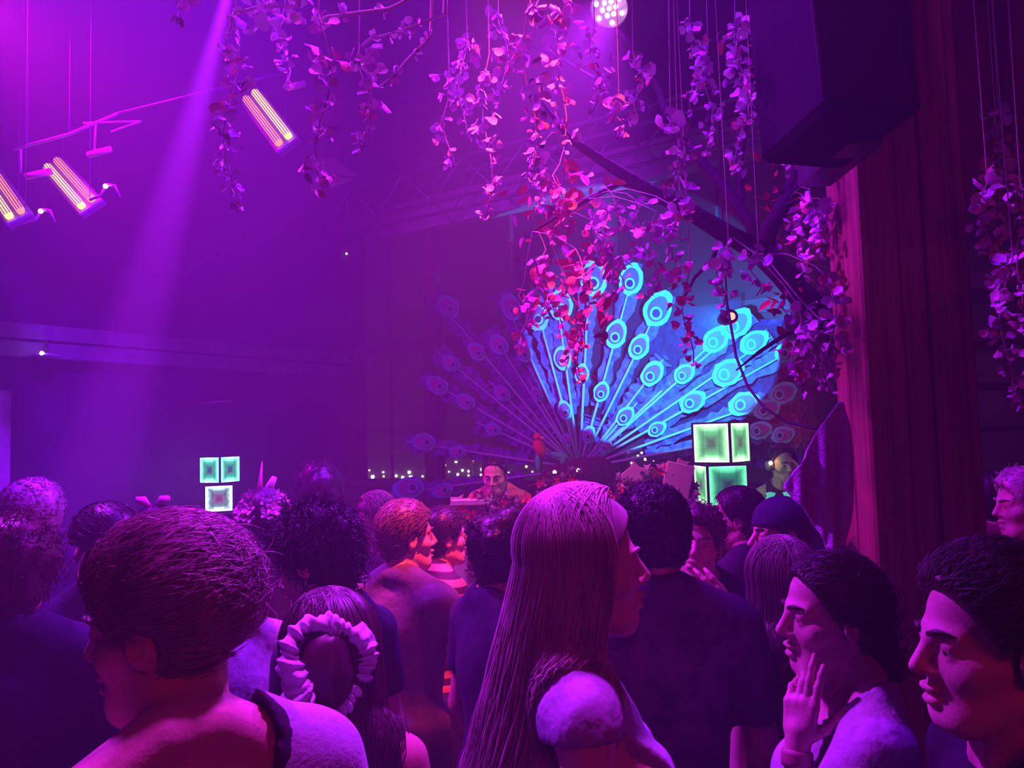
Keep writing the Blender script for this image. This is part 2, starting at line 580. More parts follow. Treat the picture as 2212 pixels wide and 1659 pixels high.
class Vox:
    def __init__(self, xs, ys, zs):
        self.a = (xs, ys, zs)
        self.n = tuple(len(t) for t in self.a)

    def new(self):
        return np.full(self.n, 1.0, dtype=np.float32)

    def win(self, lo, hi):
        s = []
        for t, l, h in zip(self.a, lo, hi):
            i0 = max(0, int(np.searchsorted(t, l)) - 1)
            i1 = min(len(t), int(np.searchsorted(t, h)) + 1)
            s.append(slice(i0, max(i0 + 1, i1)))
        X, Y, Z = (self.a[0][s[0]][:, None, None], self.a[1][s[1]][None, :, None], self.a[2][s[2]][None, None, :])
        return tuple(s), X, Y, Z

    def cap(self, D, p, q, r1, r2=None, k=0.02, sub=False):
        r2 = r1 if r2 is None else r2
        p = np.asarray(p, float); q = np.asarray(q, float)
        m = max(r1, r2) + 2.5 * k + 0.03
        s, X, Y, Z = self.win(np.minimum(p, q) - m, np.maximum(p, q) + m)
        b = q - p
        bb = max(float(b @ b), 1e-12)
        h = np.clip(((X - p[0]) * b[0] + (Y - p[1]) * b[1] + (Z - p[2]) * b[2]) / bb, 0, 1)
        d = np.sqrt((X - p[0] - h * b[0]) ** 2 + (Y - p[1] - h * b[1]) ** 2 + (Z - p[2] - h * b[2]) ** 2) - (r1 + (r2 - r1) * h)
        D[s] = -smin(-D[s], d, k) if sub else smin(D[s], d, k)

    def ell(self, D, c, r, R=None, k=0.02, sub=False):
        c = np.asarray(c, float); r = np.asarray(r, float)
        m = max(r) + 2.5 * k + 0.03
        s, X, Y, Z = self.win(c - m, c + m)
        x, y, z = X - c[0], Y - c[1], Z - c[2]
        if R is not None:
            x, y, z = (R[0, 0] * x + R[1, 0] * y + R[2, 0] * z, R[0, 1] * x + R[1, 1] * y + R[2, 1] * z,
                       R[0, 2] * x + R[1, 2] * y + R[2, 2] * z)
        k0 = np.sqrt((x / r[0]) ** 2 + (y / r[1]) ** 2 + (z / r[2]) ** 2)
        k1 = np.sqrt((x / r[0] ** 2) ** 2 + (y / r[1] ** 2) ** 2 + (z / r[2] ** 2) ** 2) + 1e-6
        d = k0 * (k0 - 1.0) / k1
        D[s] = -smin(-D[s], d, k) if sub else smin(D[s], d, k)

    def grid(self):
        return (self.a[0][:, None, None], self.a[1][None, :, None], self.a[2][None, None, :])

    def sample(self, D, P):
        idx = [np.clip(np.searchsorted(t, P[:, i]), 1, len(t) - 1) for i, t in enumerate(self.a)]
        i0 = [i - 1 for i in idx]
        w = [np.clip((P[:, i] - t[i0[i]]) / (t[idx[i]] - t[i0[i]]), 0, 1) for i, t in enumerate(self.a)]
        v = 0
        for a in (0, 1):
            for b in (0, 1):
                for c in (0, 1):
                    ww = (w[0] if a else 1 - w[0]) * (w[1] if b else 1 - w[1]) * (w[2] if c else 1 - w[2])
                    v = v + ww * D[(idx if a else i0)[0], (idx if b else i0)[1], (idx if c else i0)[2]]
        return v

    def push_out(self, D, P, gap):
        d = self.sample(D, P)
        e = 0.012
        g = np.stack([self.sample(D, P + np.eye(3)[i] * e) - self.sample(D, P - np.eye(3)[i] * e) for i in range(3)], 1)
        g /= np.linalg.norm(g, axis=1, keepdims=True) + 1e-9
        m = np.clip(gap - d, 0, 0.2)
        return P + g * m[:, None]

    def surface(self, D, smooth=2):
        xs, ys, zs = self.a
        S = D < 0
        nx, ny, nz = self.n
        c = np.zeros((nx - 1, ny - 1, nz - 1), dtype=np.uint8)
        for a in (0, 1):
            for b in (0, 1):
                for e in (0, 1):
                    c += S[a:nx - 1 + a, b:ny - 1 + b, e:nz - 1 + e]
        act = np.argwhere((c > 0) & (c < 8))
        if len(act) == 0:
            return np.zeros((0, 3)), np.zeros((0, 4), int)
        I, J, K = act.T
        acc = np.zeros((len(act), 3)); cnt = np.zeros(len(act))
        corners = [(a, b, e) for a in (0, 1) for b in (0, 1) for e in (0, 1)]
        for p in corners:
            for ax in range(3):
                if p[ax]: continue
                q = list(p); q[ax] = 1
                dp = D[I + p[0], J + p[1], K + p[2]]; dq = D[I + q[0], J + q[1], K + q[2]]
                m = (dp < 0) != (dq < 0)
                t = np.where(m, dp / np.where(m, dp - dq, 1), 0)
                P = np.stack([xs[I + p[0]], ys[J + p[1]], zs[K + p[2]]], 1)
                Q = np.stack([xs[I + q[0]], ys[J + q[1]], zs[K + q[2]]], 1)
                acc += np.where(m[:, None], P + (Q - P) * t[:, None], 0)
                cnt += m
        V = acc / cnt[:, None]
        vid = np.full((nx - 1, ny - 1, nz - 1), -1, dtype=np.int32)
        vid[I, J, K] = np.arange(len(act))
        F = []
        for ax in range(3):
            sl0 = [slice(None)] * 3; sl1 = [slice(None)] * 3
            sl0[ax] = slice(0, -1); sl1[ax] = slice(1, None)
            ch = S[tuple(sl0)] != S[tuple(sl1)]
            o1, o2 = (ax + 1) % 3, (ax + 2) % 3
            e = np.argwhere(ch)
            ok = (e[:, o1] > 0) & (e[:, o2] > 0) & (e[:, o1] < self.n[o1] - 1) & (e[:, o2] < self.n[o2] - 1)
            e = e[ok]
            inside = S[e[:, 0], e[:, 1], e[:, 2]]
            q = []
            for d1, d2 in ((-1, -1), (0, -1), (0, 0), (-1, 0)):
                cc = e.copy()
                cc[:, o1] += d1; cc[:, o2] += d2
                q.append(vid[cc[:, 0], cc[:, 1], cc[:, 2]])
            q = np.stack(q, 1)
            q[~inside] = q[~inside][:, ::-1]
            F.append(q)
        F = np.concatenate(F)
        F = F[(F >= 0).all(1)]
        for _ in range(smooth):
            E = np.concatenate([F[:, [0, 1]], F[:, [1, 2]], F[:, [2, 3]], F[:, [3, 0]]])
            n = np.bincount(E[:, 0], minlength=len(V)) + np.bincount(E[:, 1], minlength=len(V))
            S2 = np.stack([np.bincount(E[:, 0], V[E[:, 1], i], len(V)) + np.bincount(E[:, 1], V[E[:, 0], i], len(V)) for i in range(3)], 1)
            V = V * 0.5 + 0.5 * S2 / np.maximum(n, 1)[:, None]
        return V, F


def strands(paths, rad, sides=3):
    """paths (N,M,3), rad (N,M) -> verts, quads of thin tubes"""
    N, M, _ = paths.shape
    T = np.gradient(paths, axis=1)
    T /= np.linalg.norm(T, axis=2, keepdims=True) + 1e-9
    ref = np.tile(np.array([0.31, 0.87, 0.38]), (N, M, 1))
    A = np.cross(T, ref); A /= np.linalg.norm(A, axis=2, keepdims=True) + 1e-9
    B = np.cross(T, A)
    vs = []
    for k in range(sides):
        an = 2 * math.pi * k / sides
        vs.append(paths + (A * math.cos(an) + B * math.sin(an)) * rad[..., None])
    V = np.stack(vs, 2).reshape(-1, 3)
    n, m, k = np.meshgrid(np.arange(N), np.arange(M - 1), np.arange(sides), indexing='ij')
    k2 = (k + 1) % sides
    b = n * M * sides
    F = np.stack([b + m * sides + k, b + m * sides + k2, b + (m + 1) * sides + k2, b + (m + 1) * sides + k], -1).reshape(-1, 4)
    return V, F


def join(parts):
    V, F, o = [], [], 0
    for v, f in parts:
        if len(v) == 0: continue
        V.append(v); F.append(f + o); o += len(v)
    return np.concatenate(V), np.concatenate(F)


def rot_np(yaw=0, pitch=0, tilt=0):
    """head turn: yaw left +, pitch up +, tilt to its right shoulder + (degrees)"""
    m = (Matrix.Rotation(math.radians(yaw), 3, 'Z') @ Matrix.Rotation(math.radians(pitch), 3, 'X') @ Matrix.Rotation(math.radians(tilt), 3, 'Y'))
    return np.array(m)


def skin(name, c):
    return mat('skin_' + name, c, 0.5, 0.10, 14, spec=0.35, bump=0.08, bscale=120)


SK_FAIR = skin('fair', (0.78, 0.50, 0.42))
SK_MID = skin('mid', (0.62, 0.37, 0.28))
SK_DARK = skin('dark', (0.34, 0.19, 0.14))
EYE = mat('eyeball', (0.8, 0.78, 0.76), 0.15)
IRIS = mat('iris', (0.04, 0.025, 0.02), 0.1)


def hairmat(name, c, r=0.42):
    return mat('hair_' + name, c, r, 0.35, 30, spec=0.5, stretch=(1, 1, 0.15))


H_BLACK = hairmat('black', (0.018, 0.014, 0.016))
H_DARK = hairmat('dark_brown', (0.05, 0.03, 0.025))
H_BROWN = hairmat('brown', (0.15, 0.10, 0.09))
H_BLOND = hairmat('blond', (0.50, 0.40, 0.40), 0.36)
H_GREY = hairmat('grey_blond', (0.45, 0.38, 0.34))

HAIR_R = np.array((0.079, 0.098, 0.088))
HAIR_C = np.array((0.0, -0.012, 0.035))


def hand(v, D, wrist, d, n, curl=0.35, side=1, spread=0.25, s=1.0, curls=None):
    """five-fingered hand: d points wrist->knuckles, n is the palm normal, thumb on cross(d, n)*side"""
    w = np.asarray(wrist, float)
    d = np.asarray(d, float); d = d / np.linalg.norm(d)
    n = np.asarray(n, float); n = n - d * (n @ d); n = n / np.linalg.norm(n)
    t = np.cross(d, n) * side
    k = 0.006
    v.cap(D, w - d * .01, w + d * .03 * s, .024 * s, .027 * s, 0.012)
    ln = [(.044, .026, .021), (.049, .03, .023), (.045, .028, .022), (.036, .021, .019)]
    for i in range(4):
        off = (1.5 - i) * .0205 * s
        kn = w + d * (.092 - .004 * abs(i - 1)) * s + t * off
        v.cap(D, w + d * .03 * s + t * off * .7, kn, .0145 * s, .0112 * s, 0.012)
        c = (curls[i] if curls is not None else curl)
        p = kn
        ang = 0.0
        for j, L in enumerate(ln[i]):
            ang += c * (0.9, 1.2, 0.8)[j]
            dirv = d * math.cos(ang) + n * math.sin(ang) + t * spread * (1.5 - i) * .25
            dirv = dirv / np.linalg.norm(dirv)
            q = p + dirv * L * s
            v.cap(D, p, q, (.0095 - .0008 * j) * s, (.0088 - .0009 * j) * s, k)
            p = q
    p = w + d * .022 * s + t * .024 * s
    td = d * .62 + t * .72 + n * .3
    for j, L in enumerate((.042, .034, .026)):
        td = td / np.linalg.norm(td)
        q = p + td * L * s
        v.cap(D, p, q, (.0135 - .0016 * j) * s, (.0118 - .0018 * j) * s, k)
        p = q
        td = td + d * .35 + n * .25 * curl
    return w


PEOPLE = []


def person(label, px, py, depth, yaw, hyaw=0, hpitch=0, htilt=0, hoff=(0, 0, 0), female=False, build=1.0,
           arms=None, tops=(), skinm=SK_FAIR, hair=None, fine=True, face=True, beard=False, legs_mat=None, nose=1.0):
    """head centre goes to pixel (px,py) at the given depth; everything is built in the person's own frame (H=1.75)"""
    hc = np.array((0.0, 0.03, 1.63)) + np.array(hoff)
    P = at(px, py, depth)
    s = P.z / hc[2]
    cy, sy = math.cos(math.radians(yaw)), math.sin(math.radians(yaw))
    root = (P.x - s * (cy * hc[0] - sy * hc[1]), P.y - s * (sy * hc[0] + cy * hc[1]))
    HR = rot_np(hyaw, hpitch, htilt)

    def hp(x, y, z):
        return HR @ np.array((x, y, z)) + hc
    hs, co = (0.0042, 0.011) if fine else (0.008, 0.018)
    sh = (0.143 if female else 0.172) * build
    dl = .046 if female else .055
    A = []
    for i, sd in enumerate((-1, 1)):          # -1: left hand side of the frame (x<0)
        shd = np.array((sd * (sh + .012), -0.012, 1.405))
        a = (arms or {}).get('R' if sd > 0 else 'L')
        if a is None:
            a = dict(elbow=(sd * (sh + .06), -0.03, 1.12), wrist=(sd * (sh + .045), 0.07, 0.885), palm=(-sd, 0, 0))
        A.append((sd, shd, np.array(a['elbow'], float), np.array(a['wrist'], float), a))
    lo = [min(-0.27, *(min(e[0], w[0]) - .22 for _, _, e, w, _ in A)), min(-0.22, hc[1] - .17, *(min(e[1], w[1]) - .22 for _, _, e, w, _ in A)), -0.02]
    hi = [max(0.27, *(max(e[0], w[0]) + .22 for _, _, e, w, _ in A)), max(0.25, hc[1] + .19, *(max(e[1], w[1]) + .22 for _, _, e, w, _ in A)), hc[2] + 0.17]
    hi[2] = max(hi[2], *(max(e[2], w[2]) + .22 for _, _, e, w, _ in A))
    bands = [[(hc[i] - .125, hc[i] + .135, hs)] for i in range(3)]
    bands[2] = [(hc[2] - .14, hc[2] + .14, hs)]
    for sd, _, e, w, a in A:
        if a.get('fine'):
            for i in range(3):
                bands[i].append((w[i] - .13, w[i] + .13, 0.006))
    zb = axis(lo[2], 0.8, 0.03, []) if True else None
    zt = axis(0.8, hi[2], co, bands[2])
    zs = np.concatenate([zb[zb < 0.8 - 0.012], zt])
    v = Vox(axis(lo[0], hi[0], co, bands[0]), axis(lo[1], hi[1], co, bands[1]), zs)
    # torso
    DT = v.new()
    b = build
    v.ell(DT, (0, -.005, .97), ((.172 if female else .162) * b, .112 * b, .12), k=.05)
    v.ell(DT, (0, .0, 1.13), ((.122 if female else .140) * b, .092 * b, .15), k=.05)
    v.ell(DT, (0, .0, 1.29), ((.142 if female else .163) * b, .108 * b, .16), k=.06)
    if female:
        for sd in (-1, 1):
            v.ell(DT, (sd * .068, .088, 1.265), (.062, .058, .062), k=.03)
    v.cap(DT, (-sh + .02, -.015, 1.41), (sh - .02, -.015, 1.41), .052 * b, k=.05)
    for sd in (-1, 1):
        v.cap(DT, (sd * .03, -.03, 1.50), (sd * (sh - .03), -.018, 1.425), .042 * b, .046 * b, k=.03)
        v.cap(DT, (sd * sh, -.012, 1.405), (sd * (sh + .012), -.012, 1.37), dl * b, dl * .92 * b, k=.03)
    # legs
    DL = v.new()
    v.ell(DL, (0, -.01, .93), ((.172 if female else .162) * b, .118 * b, .12), k=.04)
    for sd in (-1, 1):
        v.cap(DL, (sd * .085, 0, .9), (sd * .095, .012, .5), .088 * b, .056 * b, .03)
        v.cap(DL, (sd * .095, .012, .5), (sd * .1, -.025, .09), .055 * b, .038 * b, .03)
        v.cap(DL, (sd * .1, -.045, .035), (sd * .115, .13, .03), .04, .032, .03)
    # arms + hands
    DA = v.new()
    for sd, sp, e, w, a in A:
        rr = .9 if female else 1.0
        v.cap(DA, sp, e, .048 * b * rr, .038 * rr, .02)
        v.cap(DA, e, w, .039 * rr, .025 * rr, .02)
        dv = a.get('hdir')
        dv = (w - e) if dv is None else np.array(dv, float)
        hand(v, DA, w, dv, a.get('palm', (-sd, 0, 0)), a.get('curl', 0.3), a.get('thumb', -sd), s=(.92 if female else 1.0), curls=a.get('curls'))
    # head
    D = np.minimum(np.minimum(DT, DL), 1.0)
    D = smin(D, DA, 0.02)
    H = v.new()
    fs = .93 if female else 1.0
    v.ell(H, hp(0, -.012, .035), (.074, .093, .083), HR, .02)
    v.ell(H, hp(0, .028, -.04), (.058 * fs, .062, .08), HR, .03)
    v.cap(H, hp(-.018, .06, -.098), hp(.018, .06, -.098), .024 * fs, k=.03)
    for sd in (-1, 1):
        v.cap(H, hp(sd * .052 * fs, .0, -.07), hp(sd * .022, .055, -.102), .02 * fs, .018, .03)
        v.cap(H, hp(sd * .046, .052, -.028), hp(sd * .056, .02, -.02), .02, .018, .025)
        v.cap(H, hp(sd * .012, .079, .022), hp(sd * .045, .062, .022), .0105, .010, .016)
        v.ell(H, hp(sd * .0335, .092, .001), (.017, .016, .0125), HR, .010, sub=True)
        v.ell(H, hp(sd * .032, .0655, .0015), (.0165, .0165, .014), HR, .004)
        v.ell(H, hp(sd * .032, .0690, .0085), (.0165, .0150, .0088), HR, .003)
        v.ell(H, hp(sd * .032, .0670, -.0085), (.0150, .0145, .0060), HR, .003)
        # ear
        er = HR @ np.array(Matrix.Rotation(math.radians(-22 * sd), 3, 'Z'))
        v.ell(H, hp(sd * .081, -.012, -.010), (.0085, .0205, .033), er, .006)
        v.ell(H, hp(sd * .090, -.008, -.006), (.006, .011, .019), er, .004, sub=True)
    v.cap(H, hp(0, .086, .012), hp(0, .086 + .024 * nose, -.026), .0085, .0105, .012)
    for sd in (-1, 1):
        v.cap(H, hp(sd * .0075, .099, -.032), hp(sd * .013, .093, -.034), .0078, .0075, .008)
    v.ell(H, hp(0, .0945, -.0575), (.0225, .0105, .0075), HR, .005)
    v.ell(H, hp(0, .0925, -.0755), (.0200, .0105, .0085), HR, .005)
    v.cap(H, hp(-.020, .1035, -.0665), hp(.020, .1035, -.0665), .0050, k=.003, sub=True)
    v.ell(H, hp(0, .077, -.102), (.016, .014, .014), HR, .018)
    v.cap(H, (0, -.018, 1.43), hp(0, -.022, -.055), .056 * fs * b, .054 * fs, .03)
    for sd in (-1, 1):
        v.cap(H, hp(sd * .05, -.02, -.05), (sd * .02, .045, 1.46), .016, .016, .02)
    D = smin(D, H, 0.022)
    V, F = v.surface(D, 1 if fine else 1)
    body = put('person', np_mesh('person', V, F), skinm, None, (root[0], root[1], 0), (0, 0, math.radians(yaw)), (s, s, s))
    tag(body, label, 'person', 'people in the crowd')
    if face:
        for sd in (-1, 1):
            el = hp(sd * .032, .0685, .0010)
            eye = MB().ball((0, 0, 0), .0135, 12, 8).build('eye', EYE, body, True, loc=el)
            MB().ball((0, 0, 0), (.0062, .0035, .0062), 10, 6).build('iris', IRIS, eye, True, loc=hp(sd * .032, .0793, .0005) - el,
                                                                 rot=Matrix(HR.tolist()).to_euler())
            pts = [hp(sd * x, y, z) for x, y, z in ((.012, .092, .0225), (.03, .088, .029), (.05, .069, .024))]
            MB().tube([tuple(p) for p in pts], [.0045, .005, .002], 6).build('eyebrow', (hair or {}).get('mat', H_DARK), body, True)
    ctx = dict(v=v, DT=DT, DL=DL, DA=DA, D=D, A=A, hc=hc, HR=HR, hp=hp, body=body, s=s, sh=sh, fine=fine, female=female)
    # clothes
    lm = legs_mat or M_DENIM
    G = DL - 0.012
    X, Y, Z = v.grid()
    G = np.maximum(G, np.maximum(Z - 1.0, 0.07 - Z))
    V, F = v.surface(G, 1)
    put('trousers', np_mesh('trousers', V, F), lm, body)
    for t in tops:
        garment(ctx, **t)
    if hair:
        do_hair(ctx, **hair)
    if beard:
        do_beard(ctx, (hair or {}).get('mat', H_DARK))
    PEOPLE.append(ctx)
    return ctx


def fold_noise(X, Y, Z, amp, seed):
    r = np.random.default_rng(seed)
    f = 0
    for i in range(5):
        kx, ky, kz = r.uniform(-1, 1, 3) * (18 + 14 * i)
        f = f + np.sin(X * kx + Y * ky + Z * kz * 0.7 + r.uniform(0, 6)) / (1.4 + i * .6)
    return f * amp


def garment(ctx, name, m, sleeve=0.5, neck=(0, .035, 1.545), neck_r=(.085, .10, .10), zlo=0.86, t=0.011, amp=0.0028,
            seed=1, zhi=None, cut=None, puff=0.0):
    v = ctx['v']
    X, Y, Z = v.grid()
    G = ctx['DT'] - t
    for sd, sp, e, w, a in ctx['A']:
        sl = sleeve[0 if sd < 0 else 1] if hasattr(sleeve, '__len__') else sleeve
        if sl <= 0:
            c0 = sp + (0, 0, .0)
            nd = np.array((sd * 1.0, 0, .1))
            G = np.maximum(G, (X - c0[0] + sd * .03) * nd[0] + (Z - c0[2]) * nd[2])
            continue
        S = v.new()
        rr = .9 if ctx['female'] else 1.0
        if sl <= 1:
            end = sp + (e - sp) * sl
            v.cap(S, sp, end + (e - sp) * .1, .050 * rr + t + puff, .042 * rr + t + .008 + puff, .01)
            dirv = (e - sp)
        else:
            end = e + (w - e) * (sl - 1)
            v.cap(S, sp, e, .050 * rr + t + puff, .042 * rr + t + puff, .02)
            v.cap(S, e, end + (w - e) * .08, .042 * rr + t, .032 * rr + t, .02)
            dirv = (w - e)
        dirv = dirv / np.linalg.norm(dirv)
        pl = (X - end[0]) * dirv[0] + (Y - end[1]) * dirv[1] + (Z - end[2]) * dirv[2]
        far = np.sqrt((X - end[0]) ** 2 + (Y - end[1]) ** 2 + (Z - end[2]) ** 2) > (.22 if sl <= 1 else .16)
        S = np.maximum(S, np.where(far, -1, pl))
        if sl < .2:
            G = np.maximum(G, np.where(X * sd > ctx['sh'] - .035, pl, -1))
        G = smin(G, S, 0.012)
    if amp:
        G = G + fold_noise(X, Y, Z, amp, seed)
    G = np.maximum(G, zlo - Z)
    if zhi is not None:
        G = np.maximum(G, Z - zhi)
    nk = 1 - np.sqrt(((X - neck[0]) / neck_r[0]) ** 2 + ((Y - neck[1]) / neck_r[1]) ** 2 + ((Z - neck[2]) / neck_r[2]) ** 2)
    G = np.maximum(G, nk * min(neck_r))
    if cut is not None:
        G = np.maximum(G, cut(X, Y, Z))
    G = np.where(np.broadcast_to(Z, G.shape) > 1.60, 1.0, G)
    V, F = v.surface(G, 1)
    return put(name, np_mesh(name, V, F), m, ctx['body'])


def head_vox(step, ext=0.15):
    t = np.arange(-ext, ext, step, dtype=np.float32)
    return Vox(t, t, t)


def scalp_cut(X, Y, Z, hl=0.0, nape=-0.085, ears=True):
    A = Y - (0.032 - hl) - 0.62 * (Z - 0.02)
    B = -(Z - nape + 0.3 * (Y + .05))
    G = np.maximum(A, B)
    if ears:
        for sd in (-1, 1):
            e = .034 - np.sqrt((X - sd * .088) ** 2 + ((Y + .004)) ** 2 + (Z + .014) ** 2)
            G = np.maximum(G, e)
    return G


def do_hair(ctx, style, mat, thick=0.014, hl=0.0, nape=-0.085, ears=None, length=0.5, n=700, amp=0.003, seed=3, comb=None, wave=0.01, spread=0.0,
            front=52, flen=0.022, part=0.0, rad=0.0022, lift=0.3, tail=(), drift=(0, 0, 0)):
    v = head_vox(0.0048 if ctx['fine'] else 0.009, 0.21 if (tail or style == 'afro') else 0.18 if (style == 'curly' or thick > .018) else 0.155)
    r = np.random.default_rng(seed)
    X, Y, Z = v.grid()
    D = v.new()
    if ears is None:
        ears = style in ('short', 'comb')
    th = thick
    v.ell(D, HAIR_C, HAIR_R + th, k=.01)
    if style in ('short', 'curly', 'afro', 'comb'):
        v.ell(D, (0, -.045, -.03), np.array((.062, .05, .055)) + th * .6, k=.03)
    else:
        v.ell(D, (0, -.04, -.04), np.array((.072, .055, .075)) + th * .6, k=.03)
    if amp:
        D = D + fold_noise(X, Y, Z, amp, seed) if style not in ('afro', 'curly') else D + fold_noise(X * 3, Y * 3, Z * 3, amp, seed)
    if style in ('afro', 'curly'):
        D = np.maximum(D, Y - .045 - .55 * (Z - .02))
        D = np.maximum(D, -(Z + .09 + th * .3))
    else:
        D = np.maximum(D, scalp_cut(X, Y, Z, hl, nape, ears))
    for p0, p1, r0, r1 in tail:
        v.cap(D, p0, p1, r0, r1, .02)
    if tail and amp:
        D = D + fold_noise(X * 2, Y * 2, Z, amp * .5, seed + 1)
    V, F = v.surface(D, 1)
    parts = [(V, F)]
    HR, hc = ctx['HR'], ctx['hc']
    to_p = lambda P: P @ HR.T + hc
    # normals on the shell by gradient of an ellipsoid
    nr = (V - HAIR_C) / (HAIR_R ** 2)
    nr /= np.linalg.norm(nr, axis=1, keepdims=True)
    if style in ('short', 'comb'):
        m = n if ctx['fine'] else n // 4
        top = V[:, 2] + 0.3 * V[:, 1] + .12
        pr = np.clip(top, 0.02, None) if style == 'comb' else np.ones(len(V))
        idx = r.choice(len(V), m, p=pr / pr.sum())
        base, nn = V[idx] - nr[idx] * .004, nr[idx]
        flow = np.array(comb if comb is not None else (0, -.4, -.5))
        fl = flow + r.normal(0, .28, (m, 3))
        fl = fl - nn * (fl * nn).sum(1, keepdims=True) * .9
        fl /= np.linalg.norm(fl, axis=1, keepdims=True) + 1e-6
        L = flen * r.uniform(.6, 1.3, m)
        st = np.linspace(0, 1, 4)
        pth = base[:, None] + nn[:, None] * (.005 + L[:, None] * lift * (st - .5 * st ** 2))[..., None] + fl[:, None] * (L[:, None] * st)[..., None] - nn[:, None] * (L[:, None] ** 2 * st ** 2 / .2)[..., None]
        parts.append(strands(pth, rad * (1 - st * .8)[None] * np.ones((m, 1))))
    elif style in ('curly', 'afro'):
        m = n if ctx['fine'] else n // 3
        ok = np.where(V[:, 2] > -.1)[0]
        idx = r.choice(ok, m)
        base, nn = V[idx] - nr[idx] * .012, nr[idx]
        st = np.linspace(0, 1, 9)
        ph = r.uniform(0, 6.28, m)[:, None] + st[None] * r.uniform(5, 9, m)[:, None]
        A = np.cross(nn, r.normal(0, 1, (m, 3))); A /= np.linalg.norm(A, axis=1, keepdims=True)
        B = np.cross(nn, A)
        cr = r.uniform(.006, .012, m)[:, None]
        L = flen * r.uniform(.7, 1.6, m)[:, None]
        pth = base[:, None] + nn[:, None] * (L * st)[..., None] + A[:, None] * (cr * np.cos(ph))[..., None] + B[:, None] * (cr * np.sin(ph))[..., None]
        parts.append(strands(pth, rad * np.ones((m, 9)) * (1.05 - st * .6)[None]))
    parts = [(to_p(a), f) for a, f in parts]
    if style in ('long', 'bob'):
        m = n
        a = np.radians(r.uniform(front, 360 - front, m))
        inf = th + r.uniform(-.002, .016, m)
        ph = np.radians(np.linspace(3, 102, 12))
        rr = HAIR_R[None] + inf[:, None]
        y0 = r.uniform(-.75, .55, m)
        dv = np.stack([np.sin(a)[:, None] * np.sin(ph)[None], np.cos(a)[:, None] * np.sin(ph)[None] + (y0[:, None] * (1 - np.sin(ph))[None]),
                       np.cos(ph)[None] * np.ones((m, 1))], -1)
        dv /= np.linalg.norm(dv, axis=2, keepdims=True)
        pth = HAIR_C + dv * rr[:, None, :]
        pth = to_p(pth)
        last = pth[:, -1]
        k = 18
        st = np.linspace(0, 1, k + 1)[1:]
        Ln = length * r.uniform(.82, 1.06, m)
        out = last - hc
        out[:, 2] = 0
        out /= np.linalg.norm(out, axis=1, keepdims=True) + 1e-6
        w1, w2 = r.uniform(0, 6.28, m), r.uniform(8, 15, m)
        fall = np.repeat(last[:, None], k, 1)
        fall[..., 2] -= Ln[:, None] * st
        tgt = np.array((0, -.09, 0)) + hc * (1, 1, 0)
        pull = (spread * st)[None, :, None] * out[:, None]
        fall = fall + pull + np.array(drift)[None, None] * (st ** 1.1)[None, :, None]
        fall[..., 0] += wave * np.sin(w1[:, None] + w2[:, None] * st) * st
        fall[..., 1] += wave * np.cos(w1[:, None] * 1.7 + w2[:, None] * st) * st
        B0 = np.minimum(ctx['DT'], ctx['DA'])
        for j in range(k):
            fall[:, j] = ctx['v'].push_out(B0, fall[:, j], 0.016 + .012 * r.random(m)[:, None][:, 0])
        full = np.concatenate([pth, fall], 1)
        tt = np.linspace(0, 1, full.shape[1])
        parts.append(strands(full, rad * r.uniform(.7, 1.4, m)[:, None] * (np.clip(1.15 - tt ** 3, .15, 1))[None]))
        ctx['hair_paths'] = full
    V, F = join(parts)
    ctx['hair_obj'] = put('hair', np_mesh('hair', V, F), mat, ctx['body'])


def do_beard(ctx, m):
    v = head_vox(0.005, .14)
    X, Y, Z = v.grid()
    D = v.new()
    v.ell(D, (0, .032, -.048), (.066, .070, .082), k=.02)
    v.ell(D, (0, .062, -.1), (.04, .032, .03), k=.03)
    D = np.maximum(D, (Z + .045) - .9 * (.03 - Y) * (Y < .03))
    D = np.maximum(D, -(Y - .0))
    mouth = 1 - np.sqrt((X / .022) ** 2 + ((Y - .1) / .03) ** 2 + ((Z + .066) / .011) ** 2)
    D = np.maximum(D, mouth * .011)
    D = np.maximum(D, .03 - np.abs(Z + .03) * 0 - 1)
    nz = .016 - np.sqrt(X ** 2 + (Y - .1) ** 2 + (Z + .034) ** 2)
    D = np.maximum(D, nz)
    D = D + fold_noise(X * 3, Y * 3, Z * 3, .0016, 9)
    V, F = v.surface(D, 1)
    V = V @ ctx['HR'].T + ctx['hc']
    put('beard', np_mesh('beard', V, F), m, ctx['body'])


M_DENIM = mat('dark_denim', (0.03, 0.035, 0.06), 0.85, 0.3, 40)

# ------------------------------------------------------------------ the crowd
C_GREY = mat('grey_jersey', (0.42, 0.42, 0.52), 0.9, 0.12, 60, bump=0.15, bscale=160, sheen=.2)
C_DARK = mat('black_jersey', (0.022, 0.02, 0.03), 0.9, 0.2, 30)
C_NAVY = mat('navy_cotton', (0.025, 0.028, 0.06), 0.9, 0.2, 30, bump=.8, bscale=14)
C_WHITE = mat('pale_cotton', (0.62, 0.60, 0.66), 0.85, 0.1, 40, bump=1.0, bscale=18)
C_PINK = mat('rose_cotton', (0.6, 0.3, 0.34), 0.85, 0.12, 30)
C_LILAC = mat('lilac_cotton', (0.45, 0.40, 0.62), 0.85, 0.12, 30, bump=1.0, bscale=16)
C_WINE = mat('wine_cotton', (0.18, 0.04, 0.08), 0.85, 0.2, 30)
C_FLORAL = mat('dark_floral_cotton', (0.02, 0.018, 0.045), 0.9, 0.0, 16, color2=(0.12, 0.06, 0.12))
C_STRIPE = striped('orange_striped_knit', (0.05, 0.02, 0.03), (0.75, 0.3, 0.15), 5.5, 'Z', 0.5)


def top(name, m, **k):
    return [dict(name=name, m=m, **k)]


